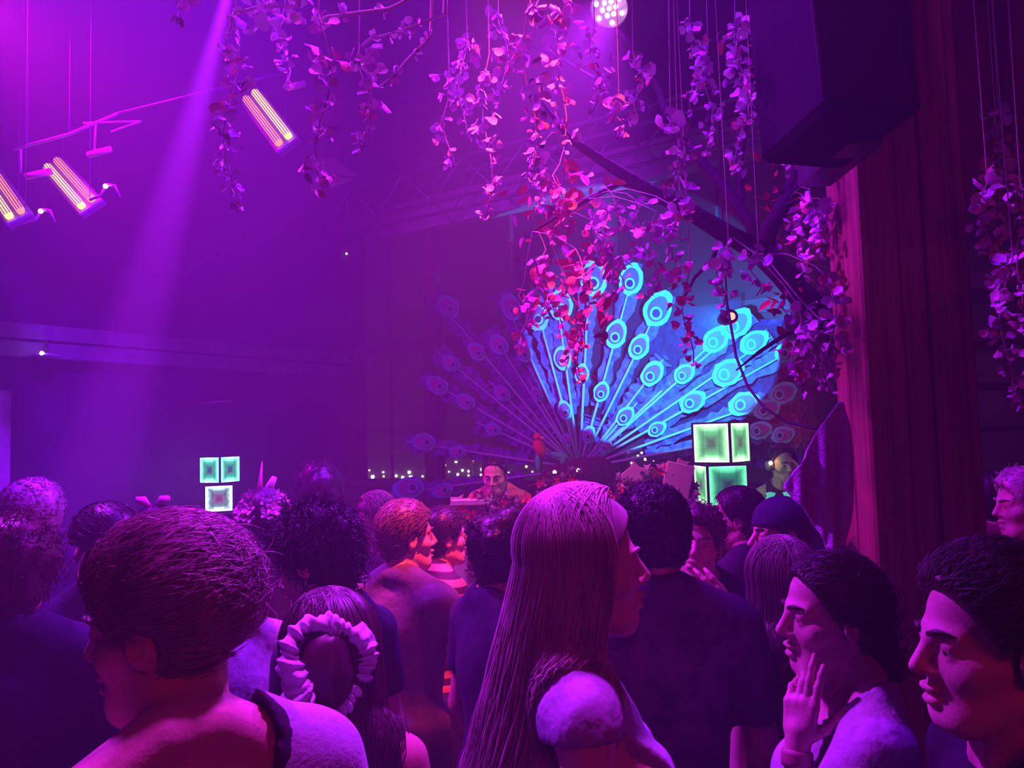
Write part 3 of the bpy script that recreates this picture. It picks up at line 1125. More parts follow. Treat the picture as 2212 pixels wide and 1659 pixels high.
# --- front row
p_left = person('person close up at left with short swept hair and wide-necked grey tee', 352, 1342, 1.05, 40, hyaw=46, hpitch=-10, htilt=-3,
       hoff=(0, .05, -.01), tops=top('t_shirt', C_GREY, sleeve=0.6, neck=(-.06, -.02, 1.475), neck_r=(.170, .16, .125), amp=.003, t=.014),
       hair=dict(style='comb', mat=hairmat('chestnut', (.42, .31, .34), .42), n=5200, thick=.018, comb=(.3, -1, .1), flen=.045, nape=-.06, rad=.0017, lift=.5))
p_blonde = person('woman with waist-long blonde hair in profile and a rolled sleeve tee', 1268, 1220, 1.38, -84, hyaw=2, hpitch=0, female=True,
       tops=top('t_shirt', C_LILAC, sleeve=0.1, amp=.004, t=.014, puff=.006, seed=4),
       hair=dict(style='long', mat=H_BLOND, n=2800, length=.62, thick=.013, front=70, wave=.014, spread=.02, rad=.0017, drift=(0, -.13, 0)),
       arms={'L': dict(elbow=(-.215, -.03, 1.11), wrist=(-.2, .06, .88), palm=(1, 0, 0)),
             'R': dict(elbow=(.205, -.02, 1.11), wrist=(.19, .07, .88), palm=(-1, 0, 0))})
p_back = person('man seen from behind with short black hair and dark floral shirt', 1406, 1158, 1.85, 6, hyaw=4, build=1.06,
       tops=top('shirt', C_FLORAL, sleeve=0.75, neck_r=(.075, .09, .085), amp=.002, t=.013),
       hair=dict(style='short', mat=H_BLACK, n=3000, thick=.008, flen=.012, comb=(0, -.3, .5), nape=-.07, lift=.8), skinm=SK_MID)
p_cheek = person('woman in profile with dark tied-back hair resting fingers against her cheek', 1792, 1326, 1.5, 80, hyaw=10, hpitch=-3, htilt=0, female=True,
       tops=top('blouse', C_WHITE, sleeve=(0.75, 1.2), neck_r=(.125, .14, .14), amp=.005, t=.016, seed=8, puff=.014),
       hair=dict(style='comb', mat=H_DARK, n=2400, thick=.012, comb=(0, -1, -.15), flen=.06, ears=False, nape=-.1, rad=.0016, lift=.12, hl=.006,
                 tail=[((0, -.085, -.03), (0, -.10, -.11), .05, .04), ((0, -.10, -.11), (0, -.085, -.19), .04, .022)]),
       arms={'L': dict(elbow=(-.15, .16, 1.14), wrist=(-.098, .125, 1.39), palm=(.75, -.6, .1), hdir=(.10, -.16, 1), curls=[.04, .08, .45, .6], curl=.2, thumb=-1, fine=True)})
p_right = person('man at the right edge close up facing left in black tee', 2135, 1388, 1.08, 84, hyaw=4, hpitch=-3, nose=1.0,
       tops=top('t_shirt', C_DARK, sleeve=0.8, amp=.002, t=.013),
       hair=dict(style='comb', mat=H_DARK, n=3200, thick=.02, comb=(0, -1, .2), flen=.045, hl=.004, rad=.0017, lift=.6))

# --- second row
p_scarf = person('woman seen from behind with long dark hair and a ruffled pale hair scarf', 712, 1420, 1.5, 24, hyaw=14, hpitch=-14, female=True,
       hoff=(0, .03, 0), tops=top('tank_top', C_DARK, sleeve=0, amp=.002),
       hair=dict(style='long', mat=H_DARK, n=1300, length=.42, thick=.014, front=60, wave=.006, spread=.03, rad=.0026), skinm=SK_MID)
p_curly = person('man bending his head with dark curly hair and one ear showing', 680, 1214, 1.9, 66, hyaw=10, hpitch=-22, htilt=6, hoff=(0, .03, -.02),
       build=.85, tops=top('t_shirt', C_NAVY, sleeve=.6, amp=.002), hair=dict(style='curly', mat=H_BLACK, n=1100, thick=.026, amp=.006, flen=.03, hl=.02), skinm=SK_FAIR)
p_lilac = person('person in a lilac shirt mostly hidden behind the swept-haired head', 470, 1262, 2.2, 60, hyaw=10, tops=top('shirt', C_LILAC, sleeve=.7, amp=.004, seed=6),
       hair=dict(style='short', mat=H_DARK, n=900, thick=.012), build=1.05)
p_long = person('woman from behind with straight grey-brown hair past her shoulders', 1686, 1262, 2.05, 14, hyaw=6, female=True,
       tops=top('dress', C_NAVY, sleeve=.3, amp=.002, zlo=.7),
       hair=dict(style='long', mat=hairmat('ash_brown', (.20, .15, .15), .4), n=1300, length=.30, thick=.012, front=55, wave=.004, spread=.0, rad=.0024))
p_pink = person('person with a raised braceleted hand and face turned towards the camera', 1503, 1172, 2.42, 158, hyaw=8, hpitch=4, htilt=-10,
       tops=top('shirt', C_NAVY, sleeve=.6, amp=.003), fine=True,
       hair=dict(style='curly', mat=H_BROWN, n=900, thick=.018, amp=.006, flen=.02, hl=.012),
       arms={'L': dict(elbow=(-.29, .1, 1.22), wrist=(-.13, .22, 1.44), palm=(.5, .2, .6), curl=.35, fine=True)}, skinm=SK_FAIR)
p_dark = person('person with short black hair between the flushed face and the capped man', 1592, 1120, 2.95, 40, hyaw=30, fine=True,
       tops=top('t_shirt', C_DARK, sleeve=.6), hair=dict(style='short', mat=H_BLACK, n=1800, thick=.014), skinm=SK_MID)
p_cap = person('man in profile wearing a backward dark cap and rose tank top', 1684, 1152, 2.55, 92, hyaw=2, hpitch=-4, nose=1.2,
       tops=top('tank_top', C_PINK, sleeve=0, neck_r=(.1, .12, .12), amp=.003), hair=dict(style='short', mat=H_DARK, n=500, thick=.006))
p_red = person('man in rose tee under red light seen from behind with arms at work', 880, 1158, 2.62, -28, hyaw=-34, hpitch=-2, build=1.0,
       tops=top('t_shirt', mat('grey_marl', (.17, .14, .19), .9, .1, 60, bump=.8, bscale=14), sleeve=.3, amp=.003, seed=12, neck_r=(.085, .1, .09)),
       hair=dict(style='short', mat=H_BROWN, n=1500, thick=.016, flen=.016),
       arms={'L': dict(elbow=(-.135, -.15, 1.13), wrist=(-.02, -.17, .91), hdir=(.25, .05, -1), palm=(.3, 1, .3), curl=.5, fine=True),
             'R': dict(elbow=(.25, .12, 1.17), wrist=(.2, .30, 1.36), palm=(-.8, 0, .2), curl=.7, fine=True)})
p_stripe = person('person in orange striped knit dancing right of the red-lit man', 962, 1160, 3.1, -60, hyaw=-8, fine=True,
       tops=top('sweater', C_STRIPE, sleeve=1.7, amp=.004), hair=dict(style='short', mat=H_BLACK, n=1800, thick=.022, flen=.02, nape=-.10),
       arms={'R': dict(elbow=(.3, .1, 1.2), wrist=(.24, .3, 1.32), palm=(-1, 0, 0), curl=.7), 'L': dict(elbow=(-.26, .02, 1.15), wrist=(-.16, .22, 1.1), palm=(1, 0, 0))})
p_mid = person('dark-haired person in dark tee left of the blonde hair', 1090, 1195, 2.2, -62, hyaw=20, fine=False,
       tops=top('t_shirt', C_NAVY, sleeve=.6), hair=dict(style='curly', mat=H_BLACK, n=1400, thick=.02, amp=.006, flen=.02), skinm=SK_MID)
# --- left side
p_far_l = person('big dark head and shoulders at the far left edge', 22, 1240, 1.85, 20, fine=False, build=1.1, tops=top('sweatshirt', C_NAVY, sleeve=1.8, amp=.004),
       hair=dict(style='curly', mat=hairmat('auburn', (.10, .025, .03), .5), n=1500, thick=.03, amp=.006, flen=.03, hl=.01))
p_earring = person('person with dark hair and dangling earrings left of the swept hair', 222, 1180, 2.45, 30, hyaw=36, fine=False, female=True,
       tops=top('blouse', C_NAVY, sleeve=.7), hair=dict(style='comb', mat=H_BLACK, n=1400, thick=.03, comb=(0, -1, -.1), flen=.03, ears=True, nape=-.1), skinm=SK_MID)
p_pinktop = person('person with pink-lit pale hair beside the left door post', 62, 1118, 2.75, 62, hyaw=10, fine=False, hpitch=-6,
       tops=top('t_shirt', C_DARK, sleeve=.6), hair=dict(style='comb', mat=H_GREY, n=1800, thick=.022, comb=(0, -1, .1), flen=.03))
p_bow = person('dark-haired woman with a pink bow peeping above the swept hair', 335, 1150, 3.3, 10, fine=False, female=True,
       tops=top('top', C_DARK, sleeve=.4), hair=dict(style='comb', mat=H_BLACK, n=900, thick=.016, comb=(0, -1, 0), flen=.03, ears=False, nape=-.11))
p_crown = person('woman from behind wearing a flower crown beside the left cubes', 572, 1128, 3.15, 4, fine=False, female=True,
       tops=top('dress', C_DARK, sleeve=.2), hair=dict(style='bob', mat=H_BLACK, n=700, length=.14, thick=.016, front=60, wave=.004, rad=.003))
p_hazy = person('tall hazy figure with round dark hair near the corner', 692, 1066, 4.0, 12, fine=False, tops=top('shirt', C_DARK, sleeve=.6),
       hair=dict(style='afro', mat=H_BLACK, n=900, thick=.05, amp=.008, flen=.03), skinm=SK_DARK)
p_orange = person('small orange-lit face beside the booth looking down', 812, 1120, 3.75, 110, hyaw=10, hpitch=-20, fine=False, female=True,
       tops=top('top', C_DARK, sleeve=.3), hair=dict(style='bob', mat=H_BROWN, n=600, length=.16, thick=.014, front=60, rad=.003))
# --- right edge
p_edge1 = person('curly fair-haired person lit pink at the right edge behind the pillar', 2212, 1088, 2.75, 70, hyaw=12, fine=False, hpitch=-6,
       tops=top('shirt', C_WINE, sleeve=.6), hair=dict(style='curly', mat=H_BLOND, n=900, thick=.02, amp=.005, flen=.02, hl=.01))
p_edge2 = person('dark-haired person half hidden right of the wooden pillar', 2140, 1082, 3.3, -20, hyaw=-10, fine=False,
       tops=top('shirt', C_WINE, sleeve=.6), hair=dict(style='short', mat=H_BLACK, n=900, thick=.025, nape=-.1))
# --- at the decks
p_dj = person('disc jockey in floral shirt looking down behind the cream booth', 1068, 1028, 5.25, 164, hyaw=6, hpitch=-16, hoff=(0, .06, -.04),
       tops=top('shirt', mat('bright_floral_shirt', (.16, .18, .34), .85, 0, 22, color2=(.8, .25, .18)), sleeve=.6, amp=.002),
       hair=dict(style='short', mat=H_BLACK, n=900, thick=.009, hl=.03), skinm=SK_FAIR,
       arms={'L': dict(elbow=(-.27, .08, 1.16), wrist=(-.17, .32, 1.08), palm=(0, 0, -1)), 'R': dict(elbow=(.27, .08, 1.16), wrist=(.17, .32, 1.08), palm=(0, 0, -1))})
p_djw = person('woman disc jockey in black top with headphones beside the right cubes', 1690, 1000, 5.3, 168, hyaw=24, hpitch=-12, female=True, htilt=6,
       tops=top('tank_top', C_DARK, sleeve=0, neck_r=(.1, .12, .11), amp=.001),
       hair=dict(style='comb', mat=H_BLACK, n=1200, thick=.016, comb=(0, -1, .2), flen=.03, ears=False, nape=-.07, hl=.022), skinm=SK_FAIR,
       arms={'R': dict(elbow=(.29, .06, 1.16), wrist=(.18, .32, 1.06), palm=(0, 0, -1)), 'L': dict(elbow=(-.2, .14, 1.18), wrist=(-.11, .10, 1.50), palm=(1, .1, 0), hdir=(.1, -.1, 1))})


# ------------------------------------------------------------------ things people wear (parts of the person) or hold
def bez_ring(ctx, r, z, n=24, y=0.0, tilt=0.0):
    return [tuple(ctx['hp'](r[0] * math.cos(t), r[1] * math.sin(t) + y, z + tilt * math.sin(t))) for t in np.linspace(0, 2 * math.pi, n + 1)]


# cap (worn backwards)
c = p_cap
v = head_vox(.005, .15)
X, Y, Z = v.grid()
D = v.new()
v.ell(D, (0, -.012, .038), (.089, .108, .098), k=.01)
D = np.maximum(D, .028 - Z + .12 * Y)
V, F = v.surface(D, 1)
put('cap', np_mesh('cap', V @ c['HR'].T + c['hc'], F), C_NAVY, c['body'])
brim = MB()
ol = [(.085 * math.cos(t), .06 * math.sin(t)) for t in np.linspace(0, math.pi, 12)]
vs = [c['hp'](x, -.10 - y, .022 - y * .35) for x, y in ol] + [c['hp'](x, -.10 - y, .028 - y * .35) for x, y in ol]
n = len(ol)
brim.add([tuple(q) for q in vs], [list(range(n)), list(range(n, 2 * n))[::-1]] + [[i, (i + 1) % n, n + (i + 1) % n, n + i][::-1] for i in range(n)])
brim.build('cap_brim', C_NAVY, c['body'])

# ruffled scarf ring + dark bun on the scarf woman
c = p_scarf
v = head_vox(.0042, .2)
X, Y, Z = v.grid()
D = v.new()
cb = np.array((-.058, -.108, -.015))
q = np.stack(np.broadcast_arrays(X - cb[0], Y - cb[1], Z - cb[2]), 0)
tn = np.arctan2(q[2], q[0])
rho = np.sqrt(q[0] ** 2 + (q[2] * .82) ** 2)
ruff = .006 * np.sin(tn * 31 + 3 * np.sin(tn * 5) + q[1] * 60) + .006 * np.sin(tn * 17 + 4 * np.sin(tn * 3)) + .004 * np.sin(q[0] * 140 + q[2] * 110)
D = np.sqrt((rho - .078 - .010 * np.sin(tn * 3 + 1)) ** 2 + (q[1] + .0) ** 2 * .4) - (.021 + .008 * np.sin(tn * 2 + .6) + ruff * .5)
D = np.minimum(D, 1).astype(np.float32)
V, F = v.surface(D, 0)
put('hair_scarf', np_mesh('hair_scarf', V @ c['HR'].T + c['hc'], F), C_WHITE, c['body'])
D = v.new()
v.ell(D, cb + (0, .005, 0), (.066, .05, .075), k=.01)
D = D + fold_noise(X * 2, Y * 2, Z * 2, .004, 5)
V, F = v.surface(D, 1)
put('hair_bun', np_mesh('hair_bun', V @ c['HR'].T + c['hc'], F), H_DARK, c['body'])

# neckband of the wide-necked tee
c = p_left
X, Y, Z = c['v'].grid()
nk = np.sqrt(((X + .06) / .170) ** 2 + ((Y + .02) / .16) ** 2 + ((Z - 1.475) / .125) ** 2)
B = np.maximum(c['DT'] - .0185, np.abs(nk - 1.05) * .13 - .008)
B = np.where(np.broadcast_to(Z, B.shape) > 1.6, 1, B)
V, F = c['v'].surface(B, 1)
put('neckband', np_mesh('neckband', V, F), C_DARK, c['body'])


def ring_band(ctx, side, frac, r, m, name, w=.012):
    sd, sp, e, wr, a = [x for x in ctx['A'] if (x[0] > 0) == (side == 'R')][0]
    p = e + (wr - e) * frac
    d = (wr - e) / np.linalg.norm(wr - e)
    MB().tube([tuple(p - d * w), tuple(p - d * w * .5), tuple(p + d * w * .5), tuple(p + d * w)], [r * .96, r, r, r * .96], 20).build(name, m, ctx['body'], True)


ring_band(p_cheek, 'L', .90, .031, mat('bracelet_leather', (.5, .25, .25), .5), 'bracelet', .016)
ring_band(p_pink, 'L', .86, .033, mat('bracelet_white', (.85, .8, .85), .4), 'bracelet')
ring_band(p_red, 'R', .9, .031, mat('wristband', (.8, .5, .6), .5), 'wristband', .008)
# finger ring with a pale stone
MB().ball(tuple(p_cheek['A'][0][3] + np.array((.012, -.035, .105))), (.012, .014, .018), 10, 7).build('finger_ring', mat('moonstone', (.6, .55, .9), .15), p_cheek['body'], True)

# earrings
for c, sds in ((p_earring, (-1, 1)), (p_curly, (-1,))):
    for sd in sds:
        a = c['hp'](sd * .088, -.012, -.045)
        MB().tube([tuple(a), tuple(a - (0, 0, .02))], .0025, 6).ball(tuple(a - (0, 0, .045)), (.010, .005, .026), 10, 6).build(
            'earring', mat('silver', (.8, .8, .85), .2, metal=.9), c['body'], True)
c = p_earring
for k in range(9):
    a = c['hp'](-.05 - .02 * math.sin(k), -.07 + .004 * k, -.03 - .022 * k * .6 + .06)
    MB().ball(tuple(a), .007, 8, 5).build('hair_bead', mat('silver', (.8, .8, .85), .2, metal=.9), c['body'], True)
# pink bow
c = p_bow
for sd in (-1, 1):
    a = c['hp'](sd * .012, -.03, .125)
    b = c['hp'](sd * .075, -.05, .165)
    MB().tube([tuple(a), tuple((a + b) / 2 + (0, 0, .012)), tuple(b)], [.008, .024, .014], 8).build('bow_loop', mat('pink_satin', (.8, .2, .45), .35), c['body'], True)
# flower crown: unicorn horn, ears, blossoms and leaves
c = p_crown
M_CREAM = mat('cream_felt', (.78, .66, .55), .8, .1)
M_PETAL = mat('crown_petal', (.75, .5, .42), .7, .2)
M_LEAF = mat('crown_leaf', (.42, .30, .28), .7, .3)
rr = np.random.default_rng(5)
MB().tube([tuple(c['hp'](-.03, 0, .10)), tuple(c['hp'](-.02, .005, .17)), tuple(c['hp'](-.012, .01, .27))], [.016, .010, .002], 10).build('horn', mat('horn_red', (.6, .2, .25), .5), c['body'], True)
for x0, x1, z1, y in ((.0, .045, .20, 0), (-.09, -.12, .03, -.05)):
    a, b = c['hp'](x0, y, .11 if x0 == 0 else .08), c['hp'](x1, y, z1)
    MB().tube([tuple(a), tuple((a + b) / 2), tuple(b)], [.008, .02, .012], 8).build('felt_ear', M_CREAM, c['body'], True)
petal = MB()
for k in range(5):
    an = k * 1.2566
    d = Vector((math.cos(an), math.sin(an), .35))
    sv = Vector((-math.sin(an), math.cos(an), 0))
    petal.add([(0, 0, 0), d * .018 + sv * .012, d * .034 + Vector((0, 0, .004)), d * .018 - sv * .012], [[0, 1, 2, 3]])
petal.ball((0, 0, .004), .006, 6, 4)
pm = petal.mesh('crown_blossom')
pm2 = pm.copy()
pm.materials.append(M_PETAL)
pm2.materials.append(M_LEAF)
for k in range(46):
    an = rr.uniform(0, 6.28)
    z = rr.uniform(.035, .115)
    rad = .1 * math.sqrt(max(.1, 1 - ((z - .035) / .10) ** 2)) + .012
    o = put('crown_blossom' if k % 2 else 'crown_leaf', pm if k % 2 else pm2, None, c['body'], loc=c['hp'](rad * math.cos(an), rad * 1.15 * math.sin(an) - .01, z))
    o.rotation_euler = Vector((math.cos(an), math.sin(an), .5)).to_track_quat('Z', 'Y').to_euler()
    o.scale = [rr.uniform(.7, 1.15)] * 3
for k in range(7):
    o = put('ear_blossom', pm, None, c['body'], loc=c['hp'](.085 + rr.uniform(-.02, .03), -.05 + rr.uniform(-.02, .02), -.05 + rr.uniform(-.04, .04)))
    o.rotation_euler = (rr.uniform(.8, 2), rr.uniform(-1, 1), rr.uniform(-1, 1))
# headphones
c = p_djw
arc = [tuple(c['hp'](.094 * math.sin(t), -.012, .02 + .118 * math.cos(t))) for t in np.linspace(-1.7, 1.7, 16)]
MB().tube(arc, .008, 8).build('headphone_band', BLACK, c['body'], True)
for sd in (-1, 1):
    a, b = c['hp'](sd * .08, -.012, -.01), c['hp'](sd * .115, -.012, -.01)
    MB().tube([tuple(a), tuple(b)], [.038, .034], 16).build('ear_cup', mat('ear_cup_grey', (.3, .32, .4), .4), c['body'], True)
# phone in the red-lit man's hand
c = p_red
M = c['body'].matrix_basis
sd, sp, e, w, a = c['A'][0]
q = w + np.array((.075, -.01, -.075))
ph = MB().box((0, 0, 0), (.072, .009, .148), bevel=.004).build('phone', BLACK, loc=M @ Vector(q), rot=(.2, .2, math.radians(-28)))
tag(ph, 'black phone held low in the hand of the red-lit man', 'phone')

# ------------------------------------------------------------------ wooden pillar, loudspeaker on it, cloth
def wood(name, c1, c2):
    m = mat(name, c1, 0.6, 0.0, 3.0, color2=c2, stretch=(18, 18, 0.7), bump=0.25, bscale=4)
    return m


M_WOOD = wood('pillar_wood', (0.20, 0.08, 0.04), (0.38, 0.17, 0.09))
PY = 2.35
pl, pr = at(1884, 1050, PY), at(2140, 1050, PY)
cx, pw_ = (pl.x + pr.x) / 2, (pr.x - pl.x)
pil = tag(empty('pillar', (cx, PY + .12, 0)), 'thick wooden pillar of four upright boards right of the crowd', 'pillar')
bw = [0.36, 0.24, 0.28, 0.12]
x = -pw_ / 2
for i, f in enumerate(bw):
    w = pw_ * f
    dep = (0.0, 0.018, 0.006, 0.022)[i]
    MB().box((x + w / 2, -.06 + dep, CEIL / 2), (w - .004, .12, CEIL - .002), bevel=.008).build('board', M_WOOD, pil)
    x += w
MB().box((0, .055, CEIL / 2), (pw_ * .985, .11, CEIL - .002), bevel=.01).build('core', M_WOOD, pil)

SY = PY - .36
a = at(1706, 300, SY)
b = at(1925, 300, SY)
zt = at(1800, 300, SY).z
sp = tag(empty('wall_speaker', ((a.x + b.x) / 2, SY, zt)), 'big black loudspeaker hung high on the wooden pillar', 'loudspeaker')
Mt = Matrix.Rotation(math.radians(-7), 3, 'X') @ Matrix.Rotation(math.radians(12), 3, 'Z')
w = (b.x - a.x)
M_SPK = mat('speaker_black', (.012, .011, .016), .9, .2, 30, spec=.15)
MB().box((0, .06, .36), (w, .34, .72), Mt, bevel=.02).build('cabinet', M_SPK, sp)
MB().box((0, .06 - .176, .36), (w * .92, .012, .66), Mt, bevel=.004).build('grille', mat('speaker_grille', (.02, .018, .025), .9, .3, 200), sp)
MB().box((w * .28, .2, .02), (.1, .34, .06)).build('bracket', STEEL, sp)

# purple towel hung on a nail at the pillar's left side
CY = PY - .03
nail = at(1818, 868, CY)
cl_px = [(1818, 868), (1840, 1000), (1836, 1090), (1790, 1186), (1765, 1150), (1738, 1108), (1690, 1052), (1720, 1000), (1765, 930)]
N, Mv = 40, 30
vs = []
lft = [(1812, 868), (1775, 915), (1735, 985), (1692, 1052), (1732, 1100), (1770, 1150), (1782, 1188)]
rgt = [(1822, 868), (1832, 915), (1838, 985), (1840, 1040), (1838, 1085), (1834, 1130), (1826, 1178)]


def interp(L, t):
    f = t * (len(L) - 1)
    i = min(int(f), len(L) - 2)
    f -= i
    return (L[i][0] * (1 - f) + L[i + 1][0] * f, L[i][1] * (1 - f) + L[i + 1][1] * f)


for j in range(Mv):
    t = j / (Mv - 1)
    l, r_ = interp(lft, t), interp(rgt, t)
    for i in range(N):
        s_ = i / (N - 1)
        x_, y_ = l[0] + (r_[0] - l[0]) * s_, l[1] + (r_[1] - l[1]) * s_
        p = at(x_, y_, CY - .035)
        p.y += (.014 * math.sin((x_ - 1690) * .115 + .6 * math.sin(t * 4)) + .006 * math.sin((x_ - 1690) * .26 + t * 3)) * min(1, t * 2.5) - .01 * t
        vs.append(p - nail)
fs = [[j * N + i, j * N + i + 1, (j + 1) * N + i + 1, (j + 1) * N + i] for j in range(Mv - 1) for i in range(N - 1)]
tw = np_mesh('towel', vs, fs, True)
ob = put('towel', tw, mat('purple_waffle_cloth', (.58, .34, .80), .95, .1, 40, bump=.5, bscale=150, sheen=.3), loc=nail)
md = ob.modifiers.new('thick', 'SOLIDIFY'); md.thickness = .005
tag(ob, 'purple waffle towel hanging in folds at the left of the wooden pillar', 'towel')

# shelves and wall seen right of the pillar
sh = tag(empty('wall_shelf', (3.0, 4.4, 0)), 'dark shelf rack standing in the dim space right of the pillar', 'shelf')
for py_ in (640, 745, 835, 925):
    p = at(2175, py_, 4.4)
    MB().box((p.x - 3.0, 0, p.z), (.8, .3, .03)).build('board', mat('shelf_dark', (.06, .05, .07), .6, .2), sh)
for dx in (-.36, .36):
    MB().box((at(2175, 700, 4.4).x - 3.0 + dx, .1, 1.35), (.05, .05, 2.7)).build('upright', STEEL, sh)
dr = at(2150, 200, 3.6)
vs, fs = [], []
for j in range(2):
    for i in range(40):
        vs.append((dr.x - .35 + i * .055, 4.0 + .05 * math.sin(i * 1.1), (5.2, 2.9)[j]))
fs = [[i, i + 1, 40 + i + 1, 40 + i] for i in range(39)]
ob = put('curtain', np_mesh('curtain', vs, fs), mat('dark_red_curtain', (.28, .05, .05), .9, .2, 10))
md = ob.modifiers.new('thick', 'SOLIDIFY'); md.thickness = .01
tag(ob, 'dark red curtain hanging from the ceiling right of the pillar', 'curtain')

# ------------------------------------------------------------------ infrared heaters under the ceiling
hot1 = glow('heater_element_hot', (1.0, 0.42, 0.03), 2.8)
hot2 = glow('heater_element_warm', (1.0, 0.24, 0.02), 1.7)
heaters = [((540, 205), (612, 300), 5.0, 'nearest the hanging blossom, brightest of the heaters'),
           ((112, 352), (186, 436), 5.0, 'middle one of the three on the left'),
           ((-28, 372), (32, 460), 5.0, 'cut by the left frame edge')]
for i, (pa, pb, dy, ds) in enumerate(heaters):
    A, B = at(*pa, dy), at(*pb, dy - .35)
    root = tag(empty('infrared_heater', (A + B) / 2), 'glowing orange infrared heater on the ceiling, ' + ds, 'heater', 'ceiling heaters')
    ax = (B - A).normalized()
    L = (B - A).length
    side = ax.cross((CAM - root.location).normalized()).normalized()
    nrm = side.cross(ax).normalized()
    M3 = Matrix((ax, side, nrm)).transposed()
    if (M3 @ Vector((0, 0, 1))).dot(CAM - root.location) < 0:
        M3 = Matrix((ax, -side, -nrm)).transposed()
    MB().box(M3 @ Vector((0, 0, -.05)), (L * 1.12, .17, .05), M3, bevel=.01).build('housing', mat('heater_steel', (.2, .18, .2), .4, metal=.5), root)
    for k in range(2):
        o = (-.036, .036)[k]
        MB().tube([M3 @ Vector((-L * .5, o, -.005)), M3 @ Vector((L * .5, o, -.005))], .024, 12).build('tube', (hot1 if (k == (0 if i == 0 else 1)) else hot2), root, True)
        for q in range(5):
            oo = o - .030 + q * .015
            MB().tube([M3 @ Vector((-L * .52, oo, .022)), M3 @ Vector((L * .52, oo, .024))], .0032, 5).build('guard_wire', STEEL, root)
    for e in (-.4, .4):
        p = M3 @ Vector((L * e, 0, -.07))
        MB().tube([p, (p.x, p.y, CEIL - root.location.z)], .0025, 6).build('hanger', BLACK, root)

# ceiling lighting bar with struts at the left
bar = tag(empty('lighting_bar', at(170, 290, 4.6)), 'pale metal lighting bar with short drop struts at the upper left', 'bar')


def bl(px, py, d=4.6):
    return at(px, py, d) - bar.location


M_BAR = mat('bar_metal', (.40, .36, .38), .4, metal=.4)
MB().tube([bl(30, 322), bl(150, 290), bl(255, 245)], .010, 8).build('upper_pipe', M_BAR, bar, True)
MB().tube([bl(55, 382), bl(110, 370)], .022, 8).build('lamp_end', mat('lamp_rose', (.8, .5, .45), .4), bar, True)
MB().tube([bl(190, 335), bl(240, 322)], .020, 8).build('lamp_end', mat('lamp_rose', (.8, .5, .45), .4), bar, True)
MB().tube([bl(620, 190), bl(660, 180)], .020, 8).build('lamp_end', mat('lamp_rose', (.8, .5, .45), .4), bar, True)
MB().tube([bl(255, 245), bl(640, 150)], .009, 8).build('upper_pipe', STEEL, bar, True)
for q in (((46, 322), (44, 374)), ((208, 262), (204, 325)), ((180, 266), (300, 262)), ((240, 285), (305, 262)), ((620, 186), (624, 150))):
    MB().tube([bl(*q[0]), bl(*q[1])], .007, 6).build('strut', M_BAR, bar, True)
for q in ((150, 285), (600, 160), (60, 315)):
    p = bl(*q)
    MB().tube([p, (p.x, p.y, CEIL - bar.location.z)], .0025, 6).build('hanger', BLACK, bar)
# small clip lamps
for i, (px_, py_, ds) in enumerate([(228, 402, 'right of the middle heater'), (88, 456, 'low beside the edge heater')]):
    p = at(px_, py_, 4.3)
    root = tag(empty('clip_lamp', p), 'small curved-arm clip lamp ' + ds, 'lamp', 'clip lamps')
    MB().ball((0, 0, 0), .014, 10, 7).build('bulb', glow('clip_bulb', (1, .7, .6), 4), root, True)
    MB().tube([(0, 0, 0), (-.03, .01, -.05), (-.1, .02, -.07)], .008, 8).build('arm', M_BAR, root, True)
    MB().tube([(.01, 0, .01), (.05, 0, .0), (.085, 0, -.07)], [.008, .012, .004], 8).build('shade', M_BAR, root, True)
    MB().tube([(-.1, .02, -.07), (-.1, .02, CEIL - p.z)], .0018, 6).build('hanger', BLACK, root)

# pale sail-shaped lamp hood
p = at(720, 372, 6.0)
root = tag(empty('lamp_hood', p), 'faint wedge-shaped grey lamp hood under the dark ceiling', 'lamp')
e = 6.0 / FPX
M_HOOD = mat('hood_grey', (.45, .42, .45), .6)
MB().prism([(-52 * e, 34 * e), (0, 30 * e), (55 * e, -10 * e), (-52 * e, 2 * e)], .05).build('upper_flap', M_HOOD, root)
MB().prism([(-52 * e, -4 * e), (38 * e, -14 * e), (-50 * e, -42 * e)], .05, c=(0, .03, 0)).build('lower_flap', M_HOOD, root)
MB().tube([(-40 * e, .0, 30 * e), (-40 * e, 0, CEIL - p.z)], .008, 6).build('hanger', STEEL, root)

# par can with its cluster of bright lenses
p = at(1316, 18, 3.3)
root = tag(empty('par_can', p), 'LED par can with a cluster of glaring pink lenses at the top', 'stage light')
dv = (Vector((-.5, 1.2, 1.5)) - p).normalized()
Rq = dv.to_track_quat('Z', 'Y').to_matrix()
MB().lathe([(.05, -.16), (.085, -.14), (.09, .0), (.086, .01), (.08, -.004)], M=Rq, n=24).build('housing', BLACK, root, True)
for k in range(13):
    rr_, an = ((0, 0) if k == 0 else (.03, k * 1.047) if k < 7 else (.06, k * 1.047 + .5))
    c_ = Rq @ Vector((rr_ * math.cos(an), rr_ * math.sin(an), .004))
    MB().ball(c_, .0105, 10, 6).build('lens', glow('par_lens', (1.0, .45, 1.0), 30), root, True)
yk = [Rq @ Vector((.1, 0, -.06)), Rq @ Vector((.105, 0, -.12)) + Vector((0, 0, .08)), Rq @ Vector((-.105, 0, -.12)) + Vector((0, 0, .08)), Rq @ Vector((-.1, 0, -.06))]
MB().tube(yk, .007, 6).build('yoke', STEEL, root)
MB().tube([(yk[1] + yk[2]) / 2, Vector(((yk[1] + yk[2]).x / 2, (yk[1] + yk[2]).y / 2, CEIL - p.z))], .012, 8).build('hanger', STEEL, root)
lp = LIGHTS['par']
lp.location = p + dv * .04


